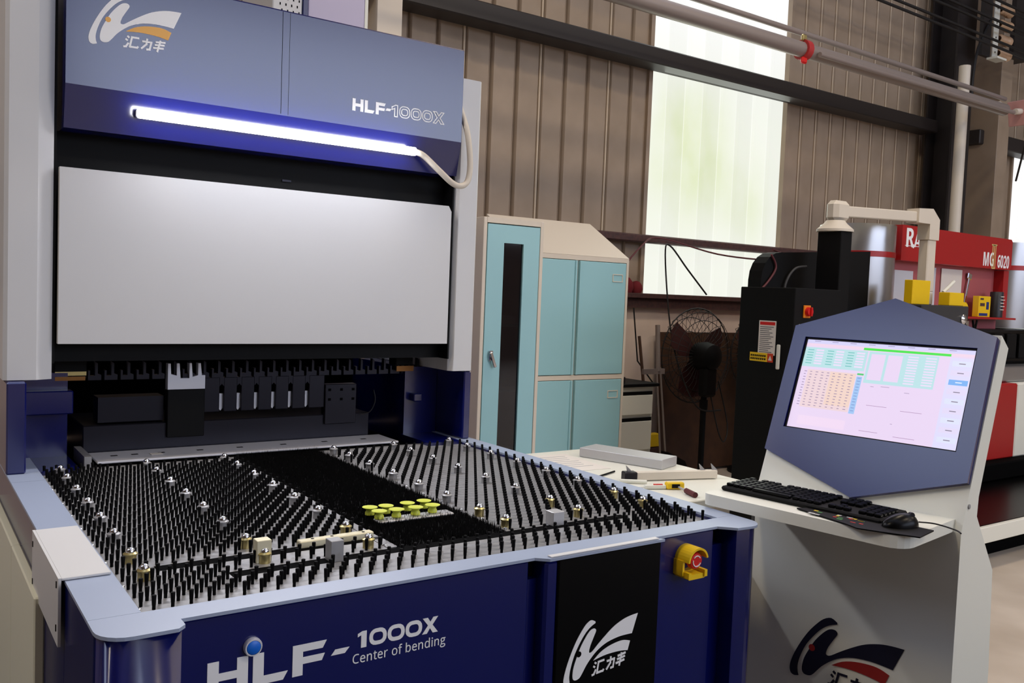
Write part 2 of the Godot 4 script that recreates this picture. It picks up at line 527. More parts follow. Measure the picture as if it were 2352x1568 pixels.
	solo("added_dark_mat", rm2, M.rubber, "added unseen black mat left of the machine to darken its side panel reflections", "mat")
	# luminaires: over the aisle, over the machine's right, along the back
	lamp(Vector3(4.2, 6.1, 2.2), 11.0)
	lamp(Vector3(6.6, 6.1, 4.6), 9.0)
	lamp(Vector3(4.0, 6.1, -2.2), 9.0)
	lamp(Vector3(10.0, 6.1, 1.6), 8.0)
	lamp(Vector3(-2.4, 6.1, -1.7), 11.0)

var wmats := []
func window_mat(i: int) -> StandardMaterial3D:        # ribbed translucent sheet, daylight and foliage behind it
	if wmats.is_empty():
		for k in 8:
			var n := FastNoiseLite.new()
			n.seed = 5
			n.frequency = 0.02
			var im := Image.create(16, 256, false, Image.FORMAT_RGB8)
			for y in 256:
				for x in 16:
					var h := 1.5 + 5.5 * (1.0 - y / 255.0)
					var u := (k * 16 + x) / 128.0
					var gg := exp(-pow((u - 0.3) / 0.26, 2) - pow((h - 2.75) / 0.5, 2)) + 0.5 * exp(-pow((u - 0.75) / 0.16, 2) - pow((h - 2.4) / 0.35, 2))
					gg = clampf(gg * (0.8 + 0.6 * n.get_noise_2d(u * 160.0, h * 60.0)), 0, 1)
					var c := Color(0.94, 0.95, 0.91).lerp(Color(0.84, 0.88, 0.7), gg)
					c = c.lerp(Color(1, 1, 1), clampf((h - 3.2) / 1.0, 0, 1))
					im.set_pixel(x, y, c)
			var m := glow(Color.BLACK, 1.28 if k % 2 == 0 else 1.2)
			m.albedo_color = Color(0.3, 0.3, 0.3)
			m.emission_texture = ImageTexture.create_from_image(im)
			m.emission_operator = BaseMaterial3D.EMISSION_OP_ADD
			m.uv1_triplanar = false
			wmats.append(m)
	return wmats[i]

func machine() -> void:
	mach = thing("bending_machine", "large navy and white panel bending machine with a pin table", "machine", Vector3.ZERO)
	var N: Material = M.navy
	# ---- table body
	part("table_base", b().span(0.262, 1.775, 0.0, 0.9, -3.0, -1.475), N, mach)
	var rim := b()
	rim.at(Vector3.ZERO, Vector3.RIGHT, Vector3(0, 0, -1))     # x / -z plan, extruded along y
	var arcpts := func(c: Vector2, r: float, a0: float, a1: float) -> Array:
		var o := []
		for i in 7: o.append(c + Vector2(cos(lerpf(a0, a1, i / 6.0)), sin(lerpf(a0, a1, i / 6.0))) * r)
		return o
	# the four rim boards, folded sheet: front, left, right
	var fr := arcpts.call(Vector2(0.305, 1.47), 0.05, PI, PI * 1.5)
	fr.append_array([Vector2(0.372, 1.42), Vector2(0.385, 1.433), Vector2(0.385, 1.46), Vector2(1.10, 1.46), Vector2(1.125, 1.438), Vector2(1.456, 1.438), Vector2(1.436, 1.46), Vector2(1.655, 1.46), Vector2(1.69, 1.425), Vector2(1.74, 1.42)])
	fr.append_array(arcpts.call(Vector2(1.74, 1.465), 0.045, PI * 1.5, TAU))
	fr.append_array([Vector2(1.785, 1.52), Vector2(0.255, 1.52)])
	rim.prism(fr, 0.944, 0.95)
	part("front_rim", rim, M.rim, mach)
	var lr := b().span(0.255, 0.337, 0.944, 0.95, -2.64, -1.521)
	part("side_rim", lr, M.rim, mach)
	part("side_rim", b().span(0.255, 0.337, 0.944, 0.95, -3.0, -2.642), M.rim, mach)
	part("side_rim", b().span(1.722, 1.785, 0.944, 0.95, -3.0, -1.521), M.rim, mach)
	# inner walls of the rim, under them the skirt
	part("rim_lining", b().span(0.333, 0.337, PLATE, 0.944, -2.76, -1.52).span(1.722, 1.726, PLATE, 0.944, -2.76, -1.52).span(0.337, 1.722, PLATE, 0.944, -1.524, -1.52), N, mach)
	part("side_panel", b().span(0.256, 0.27, 0.5, 0.944, -2.99, -1.75), N, mach)
	part("side_panel", b().span(0.256, 0.27, 0.0, 0.944, -1.748, -1.47), N, mach)
	part("side_panel", b().span(1.77, 1.784, 0.0, 0.944, -2.99, -1.47), N, mach)
	# rounded corner posts
	var cp := b()
	cp.at(Vector3.ZERO, Vector3.RIGHT, Vector3(0, 0, -1))
	var pl := arcpts.call(Vector2(0.303, 1.472), 0.045, PI, PI * 1.5)
	pl.append_array([Vector2(0.378, 1.427), Vector2(0.378, 1.52), Vector2(0.258, 1.52)])
	cp.smooth(true).prism(pl, 0, 0.943)
	part("corner_post", cp, N, mach)
	cp = b()
	cp.at(Vector3.ZERO, Vector3.RIGHT, Vector3(0, 0, -1))
	pl = arcpts.call(Vector2(1.738, 1.472), 0.043, PI * 1.5, TAU)
	pl.append_array([Vector2(1.781, 1.52), Vector2(1.692, 1.52), Vector2(1.692, 1.43)])
	cp.prism(pl, 0, 0.943)
	part("corner_post", cp, N, mach)
	# front panels
	part("front_panel", b().span(0.379, 1.092, 0.02, 0.943, -1.50, -1.467, 0.004), N, mach)
	part("front_panel", b().span(1.455, 1.652, 0.02, 0.943, -1.50, -1.467, 0.004), N, mach)
	part("pillar_strip", b().span(1.118, 1.152, 0.0, 0.943, -1.51, -1.443, 0.006), N, mach)
	part("recess", b().span(1.092, 1.118, 0.0, 0.943, -1.52, -1.492).span(1.652, 1.692, 0, 0.943, -1.53, -1.5), M.black, mach)
	part("black_door", b().span(1.153, 1.452, 0.0, 0.943, -1.49, -1.444, 0.003), M.gloss_black, mach)
	part("door_cap", b().span(1.13, 1.44, 0.951, 0.953, -1.455, -1.441), M.white, mach)
	# the white cover clamped over the left rim
	var wc := b().span(0.249, 0.332, 0.951, 0.956, -2.105, -1.742, 0.001)
	wc.at(Vector3(0.249, 0, 0), Vector3(0, 0, 1), Vector3.UP)
	wc.prism([Vector2(-2.105, 0.956), Vector2(-2.105, 0.83), Vector2(-1.742, 0.83), Vector2(-1.742, 0.956)], 0, 0.005)
	var cov := part("rim_cover", wc, M.white, mach)
	for q in [[0.93, -2.09], [0.85, -2.09], [0.94, -1.76], [0.86, -1.76]]:
		part("slot", b().box(Vector3(0.2435, q[0], q[1]), Vector3(0.002, 0.012, 0.004)), M.black, cov)
	# pale side cabinet below the rim
	part("side_cabinet", b().span(0.236, 0.256, 0.0, 0.842, -2.42, -2.0, 0.003), M.beige, mach)
	part("side_cabinet", b().span(0.236, 0.256, 0.0, 0.842, -3.0, -2.423, 0.003), M.beige, mach)
	# screws along the rim
	var scr := b().lathe([Vector2(0.005, 0), Vector2(0.005, 0.0015), Vector2(0.0035, 0.003), Vector2(0.0, 0.0035)], 8).mesh()
	for z in [-2.72, -2.62, -2.57, -2.40, -2.27, -2.14, -2.0, -1.86, -1.7, -1.57]:
		part("screw", scr, M.chrome, mach, Vector3(0.343, PLATE, z))
	for i in 9: part("screw", scr, M.chrome, mach, Vector3(0.37 + i * 0.157, PLATE, -1.532))
	for i in 7:
		part("screw", scr, M.chrome, mach, Vector3(0.885, PLATE, -1.72 - i * 0.1))
		part("screw", scr, M.chrome, mach, Vector3(1.205, PLATE, -1.72 - i * 0.1))
	# ---- lettering on the front
	var FZ := -1.4668
	var F := func() -> MB: return b().at(Vector3(0, 0, FZ))
	hlf(mach, FZ, 0.431, 0.807, 0.056, 0.212)
	part("letter", F.call().prism([Vector2(0.652, 0.831), Vector2(0.679, 0.831), Vector2(0.688, 0.841), Vector2(0.660, 0.841)], 0, 0.0008), M.letter, mach)
	part("letter", F.call().prism([Vector2(0.711, 0.834), Vector2(0.722, 0.834), Vector2(0.722, 0.865), Vector2(0.713, 0.865), Vector2(0.704, 0.861), Vector2(0.704, 0.855), Vector2(0.711, 0.858)], 0, 0.0008), M.letter, mach)
	for x in [0.7455, 0.7835, 0.8215]:
		part("letter", F.call().ringp(loop(Vector2(x, 0.8495), Vector2(0.036, 0.031), 0.0135), loop(Vector2(x, 0.8495), Vector2(0.021, 0.0165), 0.007), 0, 0.0008), M.letter, mach)
	part("letter", F.call().prism([Vector2(0.840, 0.834), Vector2(0.8505, 0.834), Vector2(0.857, 0.844), Vector2(0.8635, 0.834), Vector2(0.875, 0.834), Vector2(0.8625, 0.85), Vector2(0.8745, 0.865), Vector2(0.864, 0.865), Vector2(0.8575, 0.8565), Vector2(0.852, 0.865), Vector2(0.8405, 0.865), Vector2(0.8525, 0.85)], 0, 0.0008), M.letter, mach)
	text("slogan", "Center of bending", 0.0247, M.letter, mach, Transform3D(Basis(), Vector3(0.6935, 0.8145, FZ + 0.0004)))
	emblem("emblem", mach, Transform3D(Basis().rotated(Vector3.BACK, 0.06), Vector3(1.178, 0.668, -1.4438)), 0.215, M.letter, M.letter, M.gloss_black, Vector2(0, -0.02))
	# ---- push button and emergency stop
	var bt := part("push_button", b().at(Vector3(0.5065, 0.878, FZ), Vector3.RIGHT, Vector3(0, 0, 1)).lathe([Vector2(0.016, 0), Vector2(0.016, 0.006), Vector2(0.0145, 0.009), Vector2(0.0125, 0.009)], 24), M.lip, mach)
	part("cap", b().at(Vector3(0.5065, 0.878, FZ), Vector3.RIGHT, Vector3(0, 0, 1)).lathe([Vector2(0.0122, 0.004), Vector2(0.0122, 0.0085), Vector2(0.011, 0.0095), Vector2(0, 0.0098)], 24), mat(rgb(20, 108, 220), 0.35), bt)
	var es := part("emergency_stop", b().at(Vector3(1.553, 0.887, FZ), Vector3.RIGHT, Vector3(0, 0, 1)).lathe([Vector2(0.014, 0), Vector2(0.014, 0.024), Vector2(0.02, 0.026), Vector2(0.0205, 0.034), Vector2(0.018, 0.0385), Vector2(0, 0.0395)], 24), M.red, mach)
	var ar := b()
	ar.at(Vector3(1.553, 0.887, FZ + 0.0395))
	for q in [[0.5, 2.4], [2.9, 5.9]]:
		var pa := []
		for i in 9: pa.append(Vector2(cos(lerpf(q[0], q[1], i / 8.0)), sin(lerpf(q[0], q[1], i / 8.0))) * 0.0125)
		ar.stroke(pa, 0.0022, -0.0008, 0.0006)
	part("turn_arrow", ar, M.letter, es)
	# yellow guard: a shroud open to the front with gaps left and right
	var gd := b()
	gd.at(Vector3(1.553, 0.887, FZ))
	var prof := func(a0: float, a1: float, r0: float, r1: float, z0: float, z1: float) -> void:
		var n := 14
		for i in n:
			var t0 := lerpf(a0, a1, float(i) / n)
			var t1 := lerpf(a0, a1, float(i + 1) / n)
			var c0 := Vector2(cos(t0), sin(t0))
			var c1 := Vector2(cos(t1), sin(t1))
			gd.prism([c0 * r0, c1 * r0, c1 * r1, c0 * r1], z0, z1)
	prof.call(deg_to_rad(12), deg_to_rad(180), 0.028, 0.033, 0.0, 0.046)
	prof.call(deg_to_rad(180), deg_to_rad(372), 0.029, 0.034, 0.0, 0.014)
	gd.prism(loop(Vector2(0, -0.036), Vector2(0.056, 0.012), 0.004), 0.0, 0.042)
	gd.span(-0.036, -0.030, -0.034, 0.002, 0.0, 0.03)
	gd.span(0.022, 0.031, -0.038, -0.022, 0.0, 0.046)
	gd.span(-0.031, -0.022, -0.038, -0.024, 0.0, 0.046)
	part("guard", gd, M.yellow, es)
	# ---- pillars and posts
	var pil := b()
	pil.at(Vector3.ZERO, Vector3.RIGHT, Vector3(0, 0, -1))
	pil.prism([Vector2(0.247, 2.79), Vector2(0.257, 2.78), Vector2(0.328, 2.78), Vector2(0.369, 2.80), Vector2(0.369, 3.5), Vector2(0.247, 3.5)], 1.206, 2.34)
	part("pillar_cover", pil, M.white, mach)
	pil = b()
	pil.at(Vector3.ZERO, Vector3.RIGHT, Vector3(0, 0, -1))
	pil.prism([Vector2(1.671, 2.80), Vector2(1.686, 2.78), Vector2(1.76, 2.78), Vector2(1.769, 2.79), Vector2(1.769, 3.5), Vector2(1.671, 3.5)], 1.206, 2.265)
	part("pillar_cover", pil, M.white, mach)
	part("post", b().span(0.253, 0.301, 0.95, 1.204, -3.5, -2.745, 0.004), N, mach)
	part("post", b().span(1.738, 1.768, 0.95, 1.204, -3.5, -2.785, 0.004), N, mach)
	part("inner_cheek", b().span(0.302, 0.438, 0.88, 1.204, -3.5, -2.985), N, mach)
	part("inner_cheek", b().span(1.597, 1.737, 0.88, 1.204, -3.5, -2.985), N, mach)
	part("ledge", b().span(0.338, 0.44, 0.88, 0.949, -2.985, -2.765), N, mach)
	part("ledge", b().span(1.585, 1.721, 0.88, 0.949, -2.985, -2.765), N, mach)
	part("junction_cover", b().span(0.303, 0.446, 1.085, 1.155, -2.985, -2.93, 0.003), N, mach)
	part("junction_cover", b().span(1.62, 1.655, 1.075, 1.105, -2.985, -2.95, 0.003), N, mach)
	# ---- head
	var hd := b()
	hd.at(Vector3(0.389, 0, 0), Vector3(0, 0, -1), Vector3.UP)      # local x = -z, extruded towards -local z = ...
	hd.prism([Vector2(2.752, 2.355), Vector2(2.75, 2.351), Vector2(2.75, 2.03), Vector2(2.776, 1.912), Vector2(3.2, 1.912), Vector2(3.2, 2.355)], 0, 1.278)
	var head := part("head_cover", hd, N, mach)
	part("seam", b().span(1.0, 1.0015, 2.035, 2.35, -2.7502, -2.7496).span(1.024, 1.025, 2.035, 2.35, -2.7502, -2.7496), M.void, head)
	var H := func() -> MB: return b().at(Vector3(0, 0, -2.7495))
	hlf(head, -2.7495, 1.243, 2.081, 0.04, 0.121)
	part("letter", H.call().prism([Vector2(1.364, 2.098), Vector2(1.381, 2.098), Vector2(1.386, 2.106), Vector2(1.368, 2.106)], 0, 0.0008), M.letter, head)
	part("outline_letter", H.call().stroke([Vector2(1.398, 2.083), Vector2(1.409, 2.083), Vector2(1.409, 2.121), Vector2(1.401, 2.121), Vector2(1.388, 2.114), Vector2(1.388, 2.105), Vector2(1.398, 2.11)], 0.003, 0, 0.0008, true), M.letter, head)
	for x in [1.4365, 1.481, 1.5255]:
		var o := part("outline_letter", H.call().ringp(loop(Vector2(x, 2.102), Vector2(0.0415, 0.04), 0.016), loop(Vector2(x, 2.102), Vector2(0.0357, 0.0342), 0.0135), 0, 0.0008).ringp(loop(Vector2(x, 2.102), Vector2(0.026, 0.0235), 0.0095), loop(Vector2(x, 2.102), Vector2(0.0202, 0.0177), 0.0067), 0, 0.0008), M.letter, head)
	part("outline_letter", H.call().stroke([Vector2(1.549, 2.083), Vector2(1.560, 2.083), Vector2(1.570, 2.096), Vector2(1.580, 2.083), Vector2(1.592, 2.083), Vector2(1.576, 2.1025), Vector2(1.591, 2.122), Vector2(1.580, 2.122), Vector2(1.570, 2.109), Vector2(1.561, 2.122), Vector2(1.549, 2.122), Vector2(1.564, 2.1025)], 0.003, 0, 0.0008, true), M.letter, head)
	emblem("head_emblem", mach, Transform3D(Basis(), Vector3(0.4455, 2.158, -2.7496)), 0.248, M.letter, M.orange, M.orange)
	# ---- black throat and white guard panel
	part("throat_back", b().span(0.37, 1.671, 1.25, 1.912, -2.9, -2.86), M.black, mach)
	part("throat_side", b().span(0.370, 0.376, 1.25, 2.35, -2.86, -2.80), M.black, mach)
	part("throat_side", b().span(1.664, 1.67, 1.25, 1.912, -2.86, -2.79), M.black, mach)
	var gp := b()
	gp.prism([Vector2(0.381, 1.307), Vector2(1.652, 1.307), Vector2(1.652, 1.783), Vector2(1.64, 1.803), Vector2(0.381, 1.803)], -2.8, -2.775)
	part("guard_panel", gp, M.white, mach)
	part("catch", b().box(Vector3(1.065, 1.84, -2.858), Vector3(0.03, 0.006, 0.006)), M.dark_steel, mach)
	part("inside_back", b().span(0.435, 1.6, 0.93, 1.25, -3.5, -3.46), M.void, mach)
	# ---- the light bar and its conduit
	var slope := Vector3(0, -0.118, -0.026).normalized()
	var lb := part("light_bar", b().box(Vector3(1.02, 1.971, -2.742), Vector3(0.9, 0.022, 0.022), 0.004), M.alu, mach)
	part("diffuser", b().box(Vector3(1.02, 1.970, -2.722), Vector3(0.9, 0.027, 0.016), 0.004), glow(Color(0.97, 0.97, 1.0), 42.0), lb)
	area(lb, "bar_light", facing(Vector3(1.02, 1.968, -2.711), Vector3(0, -0.5, 1.0)), Vector2(0.88, 0.025), 1.4, Color(0.97, 0.97, 1.0))
	var cd := curve([Vector3(1.465, 1.972, -2.735), Vector3(1.5, 1.962, -2.725), Vector3(1.56, 1.915, -2.715), Vector3(1.615, 1.878, -2.715), Vector3(1.655, 1.872, -2.72), Vector3(1.685, 1.895, -2.725), Vector3(1.695, 1.96, -2.73), Vector3(1.69, 2.06, -2.745), Vector3(1.68, 2.14, -2.775), Vector3(1.675, 2.2, -2.81)], false, 7)
	var hose := b()
	hose.tube(cd, 0.0105, 10)
	part("conduit", hose, M.ivory, lb)

func tooling() -> void:
	# the bed, its lip, and the bending tools behind the table
	part("bed", b().span(0.484, 1.46, 0.93, 1.035, -3.3, -3.002, 0.003), M.dark_steel, mach)
	var lip := part("bed_lip", b().span(0.498, 1.50, 0.944, 0.951, -2.995, -2.835, 0.002), M.lip, mach)
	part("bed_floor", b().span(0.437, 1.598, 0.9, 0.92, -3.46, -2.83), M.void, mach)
	for x in [0.56, 0.62, 0.70, 0.82, 0.95, 1.1, 1.25, 1.4]:
		part("slot", b().box(Vector3(x, 0.9512, -2.92), Vector3(0.02, 0.001, 0.012)), M.black, lip)
	part("bed_end", b().span(0.462, 0.482, 0.93, 0.97, -3.02, -2.83), M.steel, mach)
	part("hold_down_beam", b().span(0.44, 1.6, 1.25, 1.3, -3.2, -2.98), M.black, mach)
	var sx := [0.911, 0.970, 1.030, 1.091, 1.152, 1.214]     # the tool segments with their long pointed slots between
	var x0 := 0.853
	for i in 7:
		var x1: float = sx[i] - 0.0075 if i < 6 else 1.279
		part("tool_segment", b().span(x0, x1, 1.062, 1.178, -3.03, -3.0, 0.0015), M.dark_steel, mach)
		if i < 6:
			part("slot_bar", b().at(Vector3(sx[i], 0, -3.012)).prism([Vector2(0, 1.064), Vector2(0.0068, 1.072), Vector2(0.0068, 1.122), Vector2(-0.0068, 1.122), Vector2(-0.0068, 1.072)], -0.01, 0), M.lip, mach)
			part("slot_bridge", b().at(Vector3(sx[i], 0, -3.0005)).prism([Vector2(-0.0075, 1.178), Vector2(-0.0075, 1.148), Vector2(0, 1.156), Vector2(0.0075, 1.148), Vector2(0.0075, 1.178)], -0.03, 0), M.dark_steel, mach)
			x0 = sx[i] + 0.0075
	for i in 25:                                           # the comb of clamping fingers
		var x := 0.497 + i * 0.0475
		var fg := b()
		fg.at(Vector3(x, 1.178, -3.0))
		fg.prism([Vector2(0, 0), Vector2(0.038, 0), Vector2(0.038, 0.016), Vector2(0.028, 0.02), Vector2(0.028, 0.052), Vector2(0.02, 0.058), Vector2(0.02, 0.014), Vector2(0.006, 0.014), Vector2(0.006, 0.03), Vector2(0, 0.03)], -0.02, 0)
		part("clamp_finger", fg, M.dark_steel, mach)
	var lbk := part("corner_tool", b().span(0.733, 0.852, 0.985, 1.142, -3.03, -2.99, 0.002), M.black, mach)
	var tp := b()
	tp.at(Vector3(0.733, 1.143, -2.99))
	tp.prism([Vector2(0, 0), Vector2(0.119, 0), Vector2(0.119, 0.045), Vector2(0.108, 0.045), Vector2(0.104, 0.085), Vector2(0.096, 0.085), Vector2(0.096, 0.045), Vector2(0.078, 0.04), Vector2(0.075, 0.085), Vector2(0.068, 0.085), Vector2(0.068, 0.036), Vector2(0.04, 0.036), Vector2(0.036, 0.085), Vector2(0.028, 0.085), Vector2(0.028, 0.045), Vector2(0.01, 0.05), Vector2(0.008, 0.085), Vector2(0, 0.085)], -0.03, 0)
	part("jaw", tp, M.lip, lbk)
	var rbk := part("corner_tool", b().span(1.28, 1.402, 1.0, 1.145, -3.03, -2.992, 0.002), M.dark_steel, mach)
	for x in [1.296, 1.342, 1.388]:
		for y in [1.09, 1.125]:
			part("bolt_hole", b().box(Vector3(x, y, -2.9915), Vector3(0.01, 0.009, 0.002)), M.void, rbk)
	part("tool_holder", b().span(0.53, 0.728, 1.04, 1.12, -3.1, -3.02), M.dark_steel, mach)
	part("guide_rail", b().span(0.402, 0.492, 1.185, 1.25, -3.05, -2.99, 0.002), M.black, mach)
	part("brass_strip", b().span(0.403, 0.49, 1.195, 1.207, -2.99, -2.986), M.brass, mach)
	part("brass_strip", b().span(0.403, 0.487, 1.18, 1.192, -2.99, -2.984), mat(rgb(140, 96, 50), 0.4, 0.7), mach)
	part("guide_rail", b().span(1.56, 1.632, 1.21, 1.25, -3.05, -2.99, 0.002), M.black, mach)
	part("brass_strip", b().span(1.56, 1.632, 1.188, 1.208, -2.99, -2.984), mat(rgb(140, 96, 50), 0.4, 0.7), mach)
	part("air_hose", b().tube(curve([Vector3(1.47, 1.12, -2.99), Vector3(1.475, 1.08, -2.985), Vector3(1.455, 1.04, -2.985), Vector3(1.42, 1.03, -2.99)]), 0.002, 6), M.cable, mach)
	solo("paper_scrap", b().at(Vector3(0.68, 0.9522, -2.9)).box(Vector3.ZERO, Vector3(0.035, 0.0008, 0.03)), M.paper, "small white paper scrap lying on the steel bed lip", "paper")

func table_top() -> void:
	var BX0 := 0.903
	var BX1 := 1.192
	# the plates, with the brush lane between them and two slots
	var P: Material = M.steel
	var pt := PLATE
	part("table_plate", b().span(0.337, 0.534, pt - 0.01, pt, -2.83, -1.52).span(0.534, 0.88, pt - 0.01, pt, -2.83, -1.794).span(0.534, 0.88, pt - 0.01, pt, -1.766, -1.694).span(0.534, 1.55, pt - 0.01, pt, -1.664, -1.52), P, mach)
	part("edge_plate", b().span(0.881, BX0, pt - 0.01, pt + 0.001, -2.83, -1.79), P, mach)
	part("edge_plate", b().span(0.881, BX0 + 0.002, pt - 0.01, pt + 0.001, -1.77, -1.70), P, mach)
	part("table_plate", b().span(BX1, 1.722, pt - 0.01, pt, -2.83, -1.694).span(1.55, 1.722, pt - 0.01, pt, -1.694, -1.52), P, mach)
	part("slot_floor", b().span(0.42, 1.56, pt - 0.03, pt - 0.026, -1.83, -1.6).span(BX0 - 0.02, BX1 + 0.02, pt - 0.03, pt - 0.025, -2.83, -1.69), M.void, mach)
	part("slot_shade_strip", b().span(0.42, 0.8805, pt, pt + 0.001, -1.795, -1.765), M.void, mach)  # flat black strip over the slot: its inner shade put into the colour
	part("slot_shade_strip", b().span(0.535, 1.549, pt - 0.0005, pt + 0.0005, -1.695, -1.663), M.void, mach)  # same here: slot shade as a black strip across the opening
	# the brush lane
	var rng := RandomNumberGenerator.new()
	rng.seed = 77
	var br := b()
	br.span(BX0 + 0.001, BX1 - 0.001, pt - 0.026, pt - 0.004, -2.86, -1.697)
	for i in 16000:
		var x := rng.randf_range(BX0, BX1)
		var z := rng.randf_range(-2.86, -1.697)
		var h := rng.randf_range(0.01, 0.024)
		var w := 0.0014
		var p := Vector3(x, pt - 0.006, z)
		var tip := p + Vector3(rng.randf_range(-0.004, 0.004), h, rng.randf_range(-0.004, 0.004))
		var q0 := p + Vector3(w, 0, 0)
		var q1 := p + Vector3(-w * 0.5, 0, w * 0.87)
		var q2 := p + Vector3(-w * 0.5, 0, -w * 0.87)
		br.tri(q0, tip, q1); br.tri(q1, tip, q2); br.tri(q2, tip, q0)
	var bro := part("brush_belt", br, M.bristle, mach)
	bro.set_meta("kind", "stuff")
	# ball casters
	var casters := []
	var cb := b().lathe([Vector2(0.012, 0), Vector2(0.012, 0.0165), Vector2(0.0142, 0.017), Vector2(0.0142, 0.0195), Vector2(0.009, 0.0225)], 14).mesh()
	var bl := b().lathe([Vector2(0.009, 0.02), Vector2(0.009, 0.023), Vector2(0.008, 0.0275), Vector2(0.0048, 0.0305), Vector2(0, 0.0315)], 12).mesh()
	for x in [0.386, 0.616, 0.846, 1.212, 1.436, 1.66]:
		for z in [-1.724, -1.842, -2.003, -2.157, -2.314, -2.47, -2.622, -2.745]:
			var zz: float = z - 0.006 if x > 1.0 else z
			casters.append(Vector2(x, zz))
			var c := part("ball_caster", cb, M.brass if z > -1.9 else M.steel, mach, Vector3(x, pt, zz))
			part("ball", bl, M.chrome, c)
	# brush pins: a staggered lattice
	var spots := []
	for r in 50:
		var z := (-1.592 - 0.0254 * r) * K
		if z < -2.80: break
		for i in 46:
			var x := (0.3735 if r % 2 == 0 else 0.3575) * K + 0.0319 * K * i
			if x > 1.715: break
			if z < -1.69 and x > BX0 - 0.008 and x < BX1 + 0.004: continue
			if z < -1.655 and z > -1.70 and x > 0.53 and x < 1.56: continue
			if z < -1.755 and z > -1.80 and x > 0.41 and x < 0.9: continue
			if z < -2.74 and x > 0.5: continue
			var ok := true
			for c in casters:
				if c.distance_to(Vector2(x, z)) < 0.0165: ok = false
			if ok: spots.append(Vector3(x, pt, z))
	var eye := Vector3(0, 1.5, 0)
	spots.sort_custom(func(a, q): return a.distance_to(eye) < q.distance_to(eye))
	var pin := b().lathe([Vector2(0.0031, 0), Vector2(0.0031, 0.007), Vector2(0.0034, 0.0075), Vector2(0.0042, 0.0243), Vector2(0.0036, 0.0255), Vector2(0, 0.0255)], 7).mesh()
	for i in mini(300, spots.size()):
		part("brush_pin", pin, M.bristle, mach, spots[i])
	var mmi := MultiMeshInstance3D.new()
	mmi.name = "brush_pin_field"
	var mm := MultiMesh.new()
	mm.transform_format = MultiMesh.TRANSFORM_3D
	mm.mesh = pin
	mm.instance_count = maxi(0, spots.size() - 300)
	for i in mm.instance_count: mm.set_instance_transform(i, Transform3D(Basis(), spots[i + 300]))
	mmi.multimesh = mm
	mmi.material_override = M.bristle
	mmi.set_meta("kind", "stuff")
	mach.add_child(mmi, true)
	# the gripper with suction cups on the brush lane
	var gr := part("gripper_bar", b().span(0.95, 1.155, pt + 0.002, pt + 0.008, -1.915, -1.875, 0.002), M.alu, mach)
	var cup := b().lathe([Vector2(0.0115, 0), Vector2(0.0115, 0.006), Vector2(0.0085, 0.011), Vector2(0.013, 0.0155), Vector2(0.0185, 0.018), Vector2(0.019, 0.0187), Vector2(0.017, 0.0183), Vector2(0, 0.0172)], 22).mesh()
	for q in [[0.957, -1.955], [0.961, -1.912], [0.999, -1.952], [1.006, -1.909], [1.06, -1.955], [1.058, -1.908], [1.109, -1.958], [1.107, -1.91]]:
		var s := part("suction_cup", cup, M.cup, gr, Vector3(q[0], pt + 0.009, q[1] + 0.008))
	# loose blocks
	solo("gauge_block", b().span(0.60, 0.630, pt, pt + 0.046, -1.748, -1.722, 0.001), M.zinc, "tall yellow zinc-plated block with a hole on top standing among the pins", "block")
	solo("gauge_block", b().span(0.732, 0.76, pt, pt + 0.044, -1.69, -1.66, 0.001), M.steel, "tall grey steel block standing in front of the pale bar", "block")
	solo("gauge_block", b().span(1.318, 1.352, pt, pt + 0.034, -1.712, -1.68, 0.001), M.alu, "short grey steel block standing right of the brush lane", "block")
	var br2 := solo("spacer_bar", b().at(Vector3(0.80, pt + 0.008, -1.79), Vector3(1, 0, -0.03), Vector3.UP).box(Vector3.ZERO, Vector3(0.175, 0.016, 0.022), 0.002), M.zinc, "long pale zinc-plated bar with holes lying by the brush lane", "bar")
	for x in [0.745, 0.79, 0.865]: part("bore", b().at(Vector3(x, pt + 0.0162, -1.79)).lathe([Vector2(0.004, 0), Vector2(0, 0.0002)], 12), M.void, br2)

